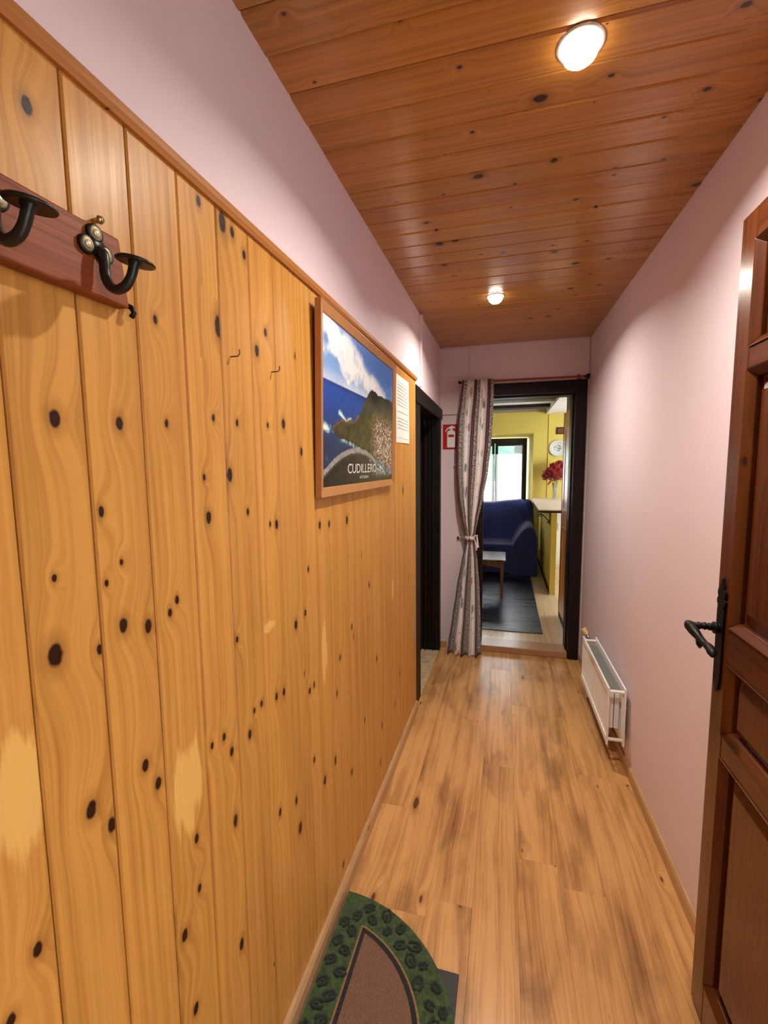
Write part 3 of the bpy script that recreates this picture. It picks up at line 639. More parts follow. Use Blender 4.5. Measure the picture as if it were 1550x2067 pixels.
tag(b.build('tieback_knob', m_ironblk), 'small dark tieback knob on the wall beside the curtain', 'knob')
# rod
RY = YE - .070
rod = thing('curtain_rod', (.11, RY, 2.046), 'thin red-brown curtain rod above the living-room doorway', 'curtain rod')
b = MB(); b.tube([(-.345, RY, 2.052), (.560, RY, 2.046)], .0085, 12); b.build('pole', m_rodw, rod)
for x, z, sgn in ((.560, 2.046, 1), (-.345, 2.052, -1)):
    b = MB(); b.lathe([(.0, 0), (.010, .0), (.012, .004), (.009, .010), (.018, .018), (.021, .026), (.017, .036), (.0, .040)] if sgn > 0 else [(.0, 0), (.010, 0), (.011, -.004), (.008, -.008), (.014, -.014), (.012, -.022), (.0, -.026)], (x, RY, z), 'x', 16); b.build('finial', m_ironblk, rod)
for x in (.53, -.20):
    b = MB(); b.box(x - .008, x + .008, RY - .004, YE - .0005, 2.036 - .0, 2.040); b.box(x - .008, x + .008, YE - .006, YE - .0005, 2.037, 2.075); b.build('bracket', m_rodw, rod)
# curtain
cur = thing('curtain', (-.30, RY, fz(3.6)), 'floral striped curtain tied back at the living-room doorway', 'curtain')
LE = [(2.062, -.340, -.100), (1.95, -.350, -.098), (1.75, -.372, -.103), (1.55, -.378, -.113), (1.35, -.376, -.132), (1.15, -.360, -.165), (.95, -.325, -.205), (.86, -.300, -.222), (.81, -.292, -.232), (.76, -.300, -.225), (.62, -.330, -.205), (.40, -.368, -.188), (.15, -.400, -.176), (-.05, -.428, -.170), (-.165, -.438, -.166)]
def edges(z):
    for (z0, a0, b0), (z1, a1, b1) in zip(LE, LE[1:]):
        if z >= z1: f = (z0 - z) / (z0 - z1); f = f * f * (3 - 2 * f) * .4 + f * .6; return a0 + (a1 - a0) * f, b0 + (b1 - b0) * f
    return LE[-1][1:]
def curt(u, v):
    ztop, zbot = 2.064, fz(3.62) + .004
    z = ztop + (zbot - ztop) * v; a, c = edges(z)
    wdt = (c - a) / .26; tie = math.exp(-((z - .81) / .10) ** 2)
    ph = 2 * math.pi * (u * 5.0 + .12 * math.sin(3 * u + 2 * v))
    amp = .024 * (1 - .55 * tie) * (.75 + .25 * wdt) * (.8 + .5 * sst(.8, .0, z))
    x = a + (c - a) * (u + .022 * math.sin(ph + 1.2)); yd = amp * math.sin(ph) + .012 * math.sin(ph * .5 + v * 2)
    bulge = .030 * math.sin(math.pi * u) * (1 - .3 * tie)
    y = RY - .012 - bulge * sst(2.0, 1.6, z) - yd * (.55 + .45 * sst(2.06, 1.8, z)) - .055 * sst(.4, -.1, z) * 1
    y -= .010
    zz = z + (.014 * math.sin(ph * .5) + .006 * math.sin(ph)) * sst(.0, -.165, z) * (1 if v > .9 else 0)
    return (x, y, max(zz, fz(y) + .003))
b = MB(); NUc, NVc = 140, 90; b.grid(curt, NUc, NVc); cl = b.build('cloth', None, cur, fixn=False)
uvl = cl.data.uv_layers.new(name='UVMap')
for lp in cl.data.loops: i = lp.vertex_index; uvl.data[lp.index].uv = ((i % (NUc + 1)) / NUc, (i // (NUc + 1)) / NVc)
md = cl.modifiers.new('thick', 'SOLIDIFY'); md.thickness = .002
t = NT('floral_stripe_cloth'); s = t.sep(t.uv()); u, v = s[0], s[1]
us = t.math('MULTIPLY', u, 2.35); fr = t.math('FRACT', us); vl = t.math('MULTIPLY', v, 2.25)
cream = srgb(232, 224, 222)
base = t.ramp(fr, [(0.0, srgb(84, 18, 36)), (.20, srgb(100, 94, 92)), (.39, cream), (.93, srgb(84, 18, 36))], 'CONSTANT')
pv = t.comb(t.math('MULTIPLY', us, .42), vl, 0.)
leafv = t.noise(pv, 26., 4, .6); fl = t.voro(pv, 9., out=None); fd = t.math('ADD', fl.outputs['Distance'], t.math('MULTIPLY', t.math('SUBTRACT', leafv, .5), .5))
inl = t.math('MULTIPLY', t.rng(fr, .20, .22), t.rng(fr, .39, .37))
base = t.mix(t.math('MULTIPLY', inl, t.rng(t.noise(pv, 70., 3), .5, .56)), base, srgb(206, 198, 194))
zone = t.math('MULTIPLY', t.rng(fr, .46, .52), t.rng(fr, .88, .82))
fc = t.ramp(t.sep(fl.outputs['Color'])[0], [(0, srgb(150, 60, 80)), (.3, srgb(196, 128, 116)), (.5, srgb(76, 96, 84)), (.68, srgb(122, 100, 140)), (.85, srgb(160, 152, 110))], 'CONSTANT')
base = t.mix(t.math('MULTIPLY', zone, t.math('MULTIPLY', t.rng(fd, .36, .26), .8)), base, fc)
base = t.mix(t.math('MULTIPLY', zone, t.math('MULTIPLY', t.rng(leafv, .60, .66), .8)), base, srgb(70, 60, 64))
t.set(col=base, rough=.85, sheen=.2)
cl.data.materials.append(t.m)
tb = MB(); n = 28
ring = [(-.262 + .041 * math.cos(2 * math.pi * k / n), RY - .028 + .034 * math.sin(2 * math.pi * k / n)) for k in range(n)]
vs = [(x, y, .795 + .004 * math.sin(k)) for k, (x, y) in enumerate(ring)] + [(x, y, .825 + .004 * math.sin(k * 1.3)) for k, (x, y) in enumerate(ring)]
tb.add(vs, [(k, (k + 1) % n, n + (k + 1) % n, n + k) for k in range(n)], True)
m_tie = plain('cream_tie', srgb(226, 214, 208), .8, nscale=80, var=.12)
tie = tb.build('tieback', m_tie, cur); md = tie.modifiers.new('thick', 'SOLIDIFY'); md.thickness = .004
b = MB(); b.tube([(-.232, RY - .052, .812), (-.222, RY - .062, .834), (-.210, RY - .058, .836), (-.206, RY - .052, .810), (-.203, RY - .050, .770), (-.200, RY - .05, .735)], [.006, .009, .008, .007, .009, .010], 8, flat=.5); b.build('tie_tail', m_tie, tie)
b = MB(); b.tube([(-.230, RY - .055, .806), (-.220, RY - .060, .785), (-.212, RY - .058, .750), (-.210, RY - .056, .715)], [.006, .007, .008, .009], 8, flat=.5); b.build('tie_tail', m_tie, tie)
b = MB(); b.tube([(-.302, RY - .02, .806), (-.335, YE - .028, .800), (-.366, YE - .014, .795)], .004, 8); b.build('tie_loop', m_tie, tie)

# ================================================================ radiator
rad = thing('radiator', (XR - .06, 2.67, fz(2.67)), 'white double-panel radiator mounted low on the pink wall', 'radiator')
RY0, RY1 = 2.300, 3.035; slope = -.0245
def rz(y, h): return h + slope * (y - RY0)
ZT, ZB = .309, .022
xf, xbk = .506, .588
def corr(x, depth, sgn):
    b = MB(); n = 16; prof = []
    for k in range(n):
        y0 = RY0 + (RY1 - RY0) * k / n; dy = (RY1 - RY0) / n
        for f, d in ((0, 0), (.34, 0), (.46, 1), (.88, 1)): prof.append((y0 + dy * f, d))
    prof.append((RY1, 0))
    for (h0, h1, fl) in ((ZB + .030, ZT - .030, 1),):
        vs = [(x + sgn * depth * d * fl, y, rz(y, h0)) for y, d in prof] + [(x + sgn * depth * d * fl, y, rz(y, h1)) for y, d in prof]; m_ = len(prof)
        b.add(vs, [(i, i + 1, m_ + i + 1, m_ + i) for i in range(m_ - 1)])
    # rolled top and bottom edges
    for h0, h1 in ((ZB, ZB + .031), (ZT - .031, ZT)):
        b.hexa([(x - .004, RY0, rz(RY0, h0)), (x + .004, RY0, rz(RY0, h0)), (x + .004, RY1, rz(RY1, h0)), (x - .004, RY1, rz(RY1, h0)), (x - .004, RY0, rz(RY0, h1)), (x + .004, RY0, rz(RY0, h1)), (x + .004, RY1, rz(RY1, h1)), (x - .004, RY1, rz(RY1, h1))])
    for yy in (RY0 - .001, RY1 - .005): b.box(x - .0046, x + .0046, yy, yy + .006, rz(yy, ZB - .006), rz(yy, ZT + .0005))
    return b
o = corr(xf + .004, .011, 1).build('front_panel', m_radw, rad, 0)
o = corr(xbk - .004, .008, -1).build('back_panel', m_radw, rad, 0)
for yy, hh in ((RY0 + .010, ZB + .020), (RY0 + .010, ZT - .020), (RY1 - .016, ZB + .020), (RY1 - .016, ZT - .020)):
    b = MB(); b.tube([(xf + .006, yy, rz(yy, hh)), (xbk - .006, yy, rz(yy, hh))], .0085, 12); b.build('header_tube', m_radw, rad)
for x0, x1 in ((xf + .0165, xf + .0385), (xf + .0425, xbk - .0165)):
    b = MB(); b.hexa([(x0, RY0 + .05, rz(RY0, ZB + .055)), (x1, RY0 + .05, rz(RY0, ZB + .055)), (x1, RY1 - .06, rz(RY1, ZB + .055)), (x0, RY1 - .06, rz(RY1, ZB + .055)), (x0, RY0 + .05, rz(RY0, ZT - .050)), (x1, RY0 + .05, rz(RY0, ZT - .050)), (x1, RY1 - .06, rz(RY1, ZT - .050)), (x0, RY1 - .06, rz(RY1, ZT - .050))])
    b.build('convector', m_radw, rad, .002)
b = MB()
for k in range(46):
    yy = RY0 + .055 + k * (RY1 - RY0 - .13) / 45
    b.hexa([(xf + .014, yy, rz(yy, ZT - .048)), (xbk - .014, yy, rz(yy, ZT - .048)), (xbk - .014, yy + .009, rz(yy, ZT - .048)), (xf + .014, yy + .009, rz(yy, ZT - .048)), (xf + .014, yy, rz(yy, ZT - .030)), (xbk - .014, yy, rz(yy, ZT - .030)), (xbk - .014, yy + .009, rz(yy, ZT - .030)), (xf + .014, yy + .009, rz(yy, ZT - .030))])
o = b.build('grille', m_radg, rad); o['kind'] = 'stuff'; o['label'] = 'grey fin grille between the radiator panels'
b = MB(); b.box(xbk + .0005, XR - .0005, 2.40, 2.43, .06, .26); b.build('bracket', m_radw, rad); b = MB(); b.box(xbk + .0005, XR - .0005, 2.90, 2.93, .06, .26); b.build('bracket', m_radw, rad)
b = MB(); b.tube([(xf + .040, RY1 - .006, rz(RY1, ZT - .02)), (xf + .036, RY1 + .020, rz(RY1, ZT - .012)), (xf + .028, RY1 + .032, rz(RY1, ZT + .004))], .010, 10); v_ = b.build('valve', m_chrome, rad)
b = MB(); b.tube([(xf + .028, RY1 + .032, rz(RY1, ZT + .004)), (xf + .018, RY1 + .038, rz(RY1, ZT + .020)), (xf + .006, RY1 + .044, rz(RY1, ZT + .038))], [.013, .016, .017], 14); b.build('thermostat_knob', m_valve, v_)
b = MB(); b.tube([(xf + .040, RY1 + .006, rz(RY1, ZB + .02)), (xf + .040, RY1 + .03, rz(RY1, ZB + .02)), (xf + .045, RY1 + .04, fz(RY1) + .002)], .008, 10); b.build('pipe', m_radw, rad)

# ================================================================ mats by the wall
def rubber():
    b = MB(); x0, x1, y0, y1 = -.47, -.102, .50, 1.152
    b.hexa([(x0, y0, fz(y0) + .0003), (x1 + .0, y0, fz(y0) + .0003), (x1, y1, fz(y1) + .0003), (x0, y1 + .0, fz(y1) + .0003), (x0, y0, fz(y0) + .005), (x1, y0, fz(y0) + .005), (x1, y1, fz(y1) + .005), (x0, y1, fz(y1) + .005)])
    return b.build('rubber_mat', m_rubber, None, .001)
tag(rubber(), 'black rubber mat whose corner shows under the green doormat', 'mat')
CX, CY, RR = -.493, .897, .412
mat = thing('doormat', (CX + .15, CY, fz(CY)), 'half-moon doormat with green leafy border and brown centre', 'doormat')
def mzh(y, h): return fz(y) + .0055 + h
def half_disc(x0, r, r_in, h0, h1):
    n = 40; pts = []
    a0 = math.acos((x0 - CX) / r)
    for k in range(n + 1): a = -a0 + 2 * a0 * k / n; pts.append((CX + r * math.cos(a), CY + r * math.sin(a)))
    return pts
def slab(pts, h0, h1, name, m):
    b = MB(); b.prism(pts, lambda x, y: (x, y, mzh(y, h0)), lambda x, y: (x, y, mzh(y, h1))); return b.build(name, m, mat, .001)
def fuzzy(name, c0, c1, sc):
    t = NT(name); p = t.pos(); n = t.noise(p, sc, 4, .7); t.set(col=t.mix(t.rng(n, .3, .7), c0, c1), rough=.95, sheen=.1); t.bump(n, .8, .006); return t.m
m_green = fuzzy('green_pile', srgb(26, 42, 24), srgb(70, 94, 50), 70); m_leafd = fuzzy('dark_green_pile', srgb(12, 24, 16), srgb(26, 42, 28), 160)
m_coir = fuzzy('brown_coir', srgb(96, 66, 52), srgb(138, 100, 80), 220); m_outl = fuzzy('black_pile', srgb(16, 14, 18), srgb(34, 32, 36), 160); m_tan = fuzzy('tan_pile', srgb(120, 92, 60), srgb(150, 118, 78), 160)
slab(half_disc(CX + .004, RR, 0, 0, 0), 0, .010, 'border', m_green)
slab(half_disc(CX + .082, .322, 0, 0, 0), .0102, .0112, 'edging', m_tan)
slab(half_disc(CX + .088, .316, 0, 0, 0), .0113, .0122, 'outline', m_outl)
slab(half_disc(CX + .100, .302, 0, 0, 0), .0123, .0132, 'centre', m_coir)
random.seed(3)
b = MB()
def leafring(x, y, ang, s):
    n = 14; pts = []
    for k in range(n + 1):
        a = 2 * math.pi * k / n * .92 + .3; r = s * (1 + .35 * math.cos(a))
        px, py = r * math.cos(a), .62 * r * math.sin(a)
        X, Y = x + px * math.cos(ang) - py * math.sin(ang), y + px * math.sin(ang) + py * math.cos(ang); pts.append((X, Y, mzh(Y, .0106)))
    b.tube(pts, [.0035 + .0035 * abs(math.sin(q * 1.1 + ang)) for q in range(len(pts))], 5, True, .35)
    b.tube([(x - s * .9 * math.cos(ang), y - s * .9 * math.sin(ang), mzh(y - s * .9 * math.sin(ang), .0106)), (x + s * .5 * math.cos(ang), y + s * .5 * math.sin(ang), mzh(y + s * .5 * math.sin(ang), .0106))], [.003, .006], 5, True, .35)
for k in range(34):
    a = math.radians(-76 + 152 * k / 33); rr = .367 + .018 * (1 if k % 2 else -1); leafring(CX + (rr + random.uniform(-.008, .008)) * math.cos(a), CY + rr * math.sin(a), random.uniform(0, 6), random.uniform(.012, .020))
for k in range(24):
    leafring(CX + .045 + .016 * (1 if k % 2 else -1), CY - .34 + .68 * k / 23, random.uniform(0, 6), .016)
o = b.build('leaf_pattern', m_leafd, mat); o['kind'] = 'stuff'

# ================================================================ living room beyond the doorway
b = MB(); b.box(-2.3, 2.3, YE2 - .02, YB2 + .3, F2 - .12, F2 - .002)
fl2 = tag(b.build('floor_living_room', plain('pale_floor', srgb(190, 164, 132), .35)), 'pale wooden floor of the living room beyond the doorway', 'floor', kind='structure')
m_fl2 = wood('pale_floorboards', 0, 1, srgb(206, 180, 146), srgb(164, 132, 98), srgb(110, 80, 54), ring=20, rough=.28, coat=.3, var=.06)
for k in range(24):
    x0 = -2.28 + k * .19; b = MB(); b.box(x0 + .001, x0 + .189, YE2, YB2, F2 - .0019, F2); b.build('plank', m_fl2, fl2, 0, org=(x0 + .095, 5.6, F2))
b = MB(); b.box(-2.3, 2.3, YE2 - .02, YB2 + .3, C2, C2 + .1)
cl2 = tag(b.build('ceiling_living_room', m_white), 'white living-room ceiling with dark beams beyond the doorway', 'ceiling', kind='structure')
for y0, y1 in ((4.36, 4.59), (5.15, 5.39), (5.95, 6.20), (6.77, 6.98)):
    b = MB(); b.box(-2.28, .598, y0, y1, 2.20, C2 - .0005); b.build('beam', m_beam, cl2, .006)
b = MB(); b.box(.60, 2.28, YE2 + .06, YB2, 2.165, C2 - .0005); b.build('soffit', m_white, cl2, .002)
b = MB(); b.box(-2.28, .598, YB2 - .05, YB2 - .001, 2.205, C2 - .0005); b.build('wall_plate', plain('grey_beam', srgb(150, 140, 120), .6), cl2)
# back wall with a splayed window recess
WX0, WX1, WZ0, WZ1 = -.70, .335, .62, 1.815
RXo0, RXo1, RZo1 = -.80, .422, 1.880
b = MB()
b.box(-2.3, RXo0, YB2, YB2 + .25, F2, C2); b.box(RXo1, 2.3, YB2, YB2 + .25, F2, C2); b.box(RXo0, RXo1, YB2, YB2 + .25, RZo1, C2); b.box(RXo0, RXo1, YB2, YB2 + .25, F2, WZ0)
def wedge(p): b.add(p, [(0, 1, 2), (3, 5, 4), (0, 3, 4, 1), (1, 4, 5, 2), (2, 5, 3, 0)])
wedge([(RXo1, YB2 + .001, WZ0), (RXo1, YB2 + .25, WZ0), (WX1, YB2 + .25, WZ0), (RXo1, YB2 + .001, RZo1), (RXo1, YB2 + .25, RZo1), (WX1, YB2 + .25, RZo1)])
wedge([(RXo0, YB2 + .001, WZ0), (WX0, YB2 + .25, WZ0), (RXo0, YB2 + .25, WZ0), (RXo0, YB2 + .001, RZo1), (WX0, YB2 + .25, RZo1), (RXo0, YB2 + .25, RZo1)])
wedge([(RXo0, YB2 + .001, RZo1), (RXo0, YB2 + .25, RZo1), (RXo0, YB2 + .25, WZ1), (RXo1, YB2 + .001, RZo1), (RXo1, YB2 + .25, RZo1), (RXo1, YB2 + .25, WZ1)])
tag(b.build('wall_living_room_back', m_yellow), 'yellow living-room wall around the bright window', 'wall', kind='structure')
def holed(x0, x1, hy0, hy1, hz0, hz1):
    b = MB(); b.box(x0, x1, YE2 - .1, hy0, F2 - .1, C2 + .1); b.box(x0, x1, hy1, YB2 + .3, F2 - .1, C2 + .1); b.box(x0, x1, hy0, hy1, F2 - .1, hz0); b.box(x0, x1, hy0, hy1, hz1, C2 + .1); return b
b = MB(); b.box(-2.42, -2.3, YE2 - .1, YB2 + .3, F2 - .1, C2 + .1); tag(b.build('wall_living_room_left', m_yellow), 'yellow living-room wall out of sight left of the sofa', 'wall', kind='structure')
b = holed(2.3, 2.42, 5.1, 6.6, .95, 1.98); tag(b.build('wall_living_room_right', m_yellow), 'yellow living-room wall out of sight behind the counter', 'wall', kind='structure')  # its opening is added out of view to let more daylight in
b = MB(); b.box(-2.3, -.75, YE, YE2, F2 - .1, C2 + .1); b.box(XR + .14, 2.3, YE, YE2, F2 - .1, C2 + .1);
tag(b.build('wall_living_room_front', m_yellow), 'living-room side of the wall around the doorway', 'wall', kind='structure')
# header box beside the open leaf, coloured grey for a wall in shadow
b = MB(); b.box(.600, 1.3, 4.80, 5.0, 1.915, 2.164); tag(b.build('trim_2', plain('shadow_grey', srgb(120, 120, 116), .6, nscale=10, var=.05), None, .004), 'shadow-grey boxed-in header above the open orange door leaf', 'trim', kind='structure')
b = MB(); b.tube([(.642, YB2 - .006, .88), (.642, YB2 - .006, 2.16)], .006, 8); tag(b.build('wall_conduit', m_yellow), 'thin yellow painted conduit on the wall beside the window', 'conduit')
# window
wn = thing('window_1', ((WX0 + WX1) / 2, YB2 + .17, WZ0), 'dark wooden living-room window with bright panes and white cafe curtains', 'window', kind='structure')
wy0, wy1 = YB2 + .13, YB2 + .19
wc = -.159
b = MB(); b.box(WX0, WX1, wy0, wy1, WZ1 - .075, WZ1); b.box(WX0, WX1, wy0, wy1, WZ0, WZ0 + .07); b.box(WX0, WX0 + .05, wy0, wy1, WZ0 + .07, WZ1 - .075); b.box(WX1 - .045, WX1, wy0, wy1, WZ0 + .07, WZ1 - .075)
b.build('window_frame', m_beam, wn, .004)
m_glass = NT('window_glass').set(col=(1, 1, 1), rough=.02, trans=1.0, ior=1.45, alpha=.25)
for x0, x1 in ((WX0 + .051, wc - .004), (wc + .004, WX1 - .046)):
    b = MB(); y0, y1 = wy0 - .012, wy0 + .03; z0, z1 = WZ0 + .071, WZ1 - .076
    b.box(x0, x1, y0, y1, z1 - .045, z1); b.box(x0, x1, y0, y1, z0, z0 + .05); b.box(x0, x0 + .047, y0, y1, z0 + .05, z1 - .045); b.box(x1 - .042, x1, y0, y1, z0 + .05, z1 - .045)
    sa = b.build('sash', m_beam, wn, .003)
    b = MB(); b.box(x0 + .047, x1 - .042, y0 + .018, y0 + .022, z0 + .05, z1 - .045); b.build('pane', m_glass, sa)
# cafe curtains
def sheer():
    t = NT('sheer_white'); n = t.n; t.n.remove(t.bsdf)
    d = t.node('ShaderNodeBsdfDiffuse'); tr = t.node('ShaderNodeBsdfTranslucent'); tp = t.node('ShaderNodeBsdfTransparent')
    for q in (d, tr): q.inputs[0].default_value = (.93, .94, .95, 1)
    mx = t.node('ShaderNodeMixShader'); mx.inputs[0].default_value = .6; t.l.new(d.outputs[0], mx.inputs[1]); t.l.new(tr.outputs[0], mx.inputs[2])
    m2 = t.node('ShaderNodeMixShader'); m2.inputs[0].default_value = .35; t.l.new(mx.outputs[0], m2.inputs[1]); t.l.new(tp.outputs[0], m2.inputs[2]); t.l.new(m2.outputs[0], t.out.inputs[0]); return t.m
m_sheer = sheer()
for x0, x1, lb in ((-.66, wc - .010, 'white sheer cafe curtain on the left window sash'), (wc + .012, .262, 'white sheer cafe curtain on the right window sash')):
    b = MB(); b.grid(lambda u, v: (x0 + (x1 - x0) * u, wy0 - .030 - .007 * math.sin(u * 34), .70 + (1.565 - .70) * v), 60, 4)
    th = thing('cafe_curtain', ((x0 + x1) / 2, wy0 - .03, .70), lb, 'curtain', 'cafe curtains at the living-room window'); b.build('cloth', m_sheer, th, fixn=False)
    b = MB(); b.tube([(x0 - .008, wy0 - .026, 1.560), (x1 + .008, wy0 - .026, 1.560)], .004, 8); b.build('wire', m_white, th)
b = MB(); b.box(.140, .262, wy0 - .0165, wy0 - .0145, 1.575, 1.700); tag(b.build('window_sticker', plain('pale_print', srgb(206, 222, 226), .5)), 'pale paper notice stuck at the top of the window pane', 'notice')
# unseen wall and lane added outside the entrance to dim its daylight
b = MB(); b.box(2.3, 3.0, -9, 3.4, -.4, 6.5); tag(b.build('daylight_blocker_wall', plain('rendered_wall', srgb(206, 200, 192), .8)), 'pale unseen wall added across the lane to cut entrance daylight', 'wall', kind='structure')
b = MB(); b.box(XR + .14, 2.3, -9, 3.4, -.4, -.10); tag(b.build('lane', plain('lane_paving', srgb(150, 144, 136), .85)), 'grey paved lane added out of view outside the entrance', 'ground', kind='structure')
# greenery and house outside
b = MB()
def blob(c, r):
    bm = bmesh.new(); bmesh.ops.create_icosphere(bm, subdivisions=4, radius=1)
    vs = []
    for v in bm.verts:
        n = v.co.normalized(); k = 1 + .25 * noise.noise(n * 2.3 + Vector(c)) + .12 * noise.noise(n * 9 + Vector(c)); vs.append(tuple(Vector(c) + n * r * k))
    b.add(vs, [tuple(q.index for q in f.verts) for f in bm.faces]); bm.free()
blob((-.6, 14, 2.2), 1.3); 
ga = thing('garden_tree', (-.6, 14, -1), 'green tree seen through the top of the living-room window', 'tree')
b.build('crown', fuzzy('foliage', srgb(40, 90, 60), srgb(90, 150, 110), 6), ga); b = MB(); b.tube([(-.6, 14, -1.0), (-.58, 14, .2), (-.6, 14, 1.6)], [.14, .11, .08], 10); b.build('trunk', m_beam, ga)
b = MB(); b.box(-30, 30, YB2 + .4, 60, -1.2, -1.0); tag(b.build('ground', plain('outdoor_ground', srgb(150, 150, 140), .9)), 'pale ground outside the living-room window', 'ground', kind='structure')
# sofa
t = NT('navy_slipcover'); p = t.pos(); n = t.noise(p, 240, 3); n2 = t.noise(p, 5, 3)
t.set(col=t.mix(t.rng(n2, .3, .7), srgb(22, 32, 92), srgb(34, 52, 126)), rough=.8, sheen=.15); t.bump(t.math('ADD', t.math('MULTIPLY', n, .3), n2), .3, .01); m_navy = t.m
sofa = thing('sofa', (-.45, 6.7, F2), 'navy blue slipcovered sofa under the living-room window', 'sofa')
def cushion(name, x0, x1, y0, y1, z0, z1, r, fn=None, par=sofa):
    bm = bmesh.new(); bmesh.ops.create_cube(bm, size=1)
    for v in bm.verts: v.co = Vector(((x0 + x1) / 2 + v.co.x * (x1 - x0), (y0 + y1) / 2 + v.co.y * (y1 - y0), (z0 + z1) / 2 + v.co.z * (z1 - z0)))
    bmesh.ops.bevel(bm, geom=list(bm.edges), offset=r, segments=4, affect='EDGES', profile=.6)
    bmesh.ops.subdivide_edges(bm, edges=[e for e in bm.edges if e.calc_length() > .15], cuts=6, use_grid_fill=True)
    if fn:
        for v in bm.verts: v.co = Vector(fn(*v.co))
    me = bpy.data.meshes.new(name); bm.to_mesh(me); bm.free()
    for pl_ in me.polygons: pl_.use_smooth = True
    me.materials.append(m_navy); o = bpy.data.objects.new(name, me); COL.objects.link(o); parent_to(o, par); return o
cushion('base', -1.42, .438, 6.30, 7.20, F2 + .004, .18, .03)
cushion('seat_cushion', -1.22, .16, 6.285, 6.98, .165, .312, .05, lambda x, y, z: (x, y, z + .006 * noise.noise(Vector((x * 3, y * 3, z)))))
def backfn(x, y, z):
    f = max(0, (z - .25) / .6); zz = z + (.062 * math.exp(-((x - .25) / .17) ** 2) + .062 * math.exp(-((x + 1.2) / .17) ** 2)) * f
    return (x - .10 * f * (1 if x > -.45 else -1) * abs(x + .49) / .84, y + .16 * f, zz + .008 * noise.noise(Vector((x * 4, y * 4, z * 3))) * f)
cushion('backrest', -1.40, .415, 6.80, 7.06, .14, .835, .075, backfn)
AP = [(.09, .20), (.115, .315), (.16, .40), (.215, .49), (.27, .555), (.325, .582), (.38, .565), (.42, .50), (.442, .40), (.448, .25), (.450, .05), (.450, F2 + .012)]
def arm(sgn):
    b = MB(); ny = 14
    def pt(i, j):
        x, z = AP[i]; f = j / ny; y = 6.268 + (7.06 - 6.268) * f
        edge = max(0, 1 - f / .07); rnd_ = 1 - .06 * edge * edge
        cx_, cz_ = .29, .15; x = cx_ + (x - cx_) * rnd_; z = cz_ + (z - cz_) * (rnd_ if z > cz_ else 1)
        z += .30 * max(0, (f - .62) / .38) ** 2 * max(0, min(1, (z - .1) / .4)) * (1 if i < 8 else .6)
        z += .006 * noise.noise(Vector((x * 5, y * 5, z * 4)))
        return (x if sgn > 0 else -.98 - x, y, z)
    n_ = len(AP); vs = [pt(i, j) for j in range(ny + 1) for i in range(n_)]
    b.add(vs, [(j * n_ + i, j * n_ + i + 1, (j + 1) * n_ + i + 1, (j + 1) * n_ + i) for j in range(ny) for i in range(n_ - 1)], True)
    b.add([pt(i, 0) for i in range(n_)] + [(pt(0, 0)[0], 6.268, F2 + .012)], [tuple(range(n_ + 1))])
    return b.build('armrest', m_navy, sofa)
arm(1); arm(-1)
cushion('front_panel', -1.15, .20, 6.275, 6.33, F2 + .03, .20, .02)
b = MB(); b.box(-1.4, .42, 6.34, 7.15, F2 + .0005, F2 + .0035); b.build('underside', m_ironblk, sofa)
# rug
rug = thing('rug', (-.4, 5.2, F2), 'dark blue-black woven rug under the coffee table', 'rug')
t = NT('dark_weave'); s = t.sep(t.pos()); n = t.noise(t.comb(t.math('MULTIPLY', s[0], 2.), t.math('MULTIPLY', s[1], 40.), 0.), 1., 4, .6)
t.set(col=t.mix(t.rng(n, .3, .7), srgb(14, 15, 24), srgb(34, 36, 52)), rough=t.rng(n, .3, .7, .22, .40), spec=.7); t.bump(n, .4, .006)
for y0, y1 in ((4.135, 4.885), (4.891, 6.26)):
    b = MB(); b.box(-1.3, .357, y0, y1, F2 + .0003, F2 + .008); b.build('rug_panel', t.m, rug, .002)
# coffee table
ct = thing('coffee_table', (-.45, 5.39, F2), 'low brown wooden coffee table in front of the navy sofa', 'coffee table')
TZ = .330
b = MB(); b.box(-.93, .028, 5.130, 5.640, TZ - .022, TZ); b.build('table_top', m_table, ct, .004, org=(-.45, 5.385, TZ))
for x in (-.012, -.89):
    for y in (5.165, 5.605):
        b = MB(); x0, y0 = x - .021, y - .021; b.hexa([(x0 + .006, y0 + .006, F2 + .0085), (x0 + .036, y0 + .006, F2 + .0085), (x0 + .036, y0 + .036, F2 + .0085), (x0 + .006, y0 + .036, F2 + .0085), (x0, y0, TZ - .022), (x0 + .042, y0, TZ - .022), (x0 + .042, y0 + .042, TZ - .022), (x0, y0 + .042, TZ - .022)]); b.build('leg', m_table, ct, .003)
for y in (5.150, 5.605):
    b = MB(); n = 24; poly = [(-.868, TZ - .0225)] + [(-.868 + (.834) * k / n, TZ - .075 - .022 * (1 - abs(math.cos(math.pi * 2.0 * (k / n - .5) * 1.0))) * 0 - (.020 if k in (0, 1, 2, n, n - 1, n - 2) else (.008 if k in (3, 4, n - 3, n - 4) else 0)) + .016 * math.sin(math.pi * k / n)) for k in range(n + 1)] + [(-.034, TZ - .0225)]
    b.prism(poly, lambda x, z: (x, y, z), lambda x, z: (x, y + .018, z)); b.build('apron', m_table, ct)
for x in (-.022, -.90):
    b = MB(); b.box(x, x + .018, 5.187, 5.583, TZ - .085, TZ - .0225); b.build('apron', m_table, ct)
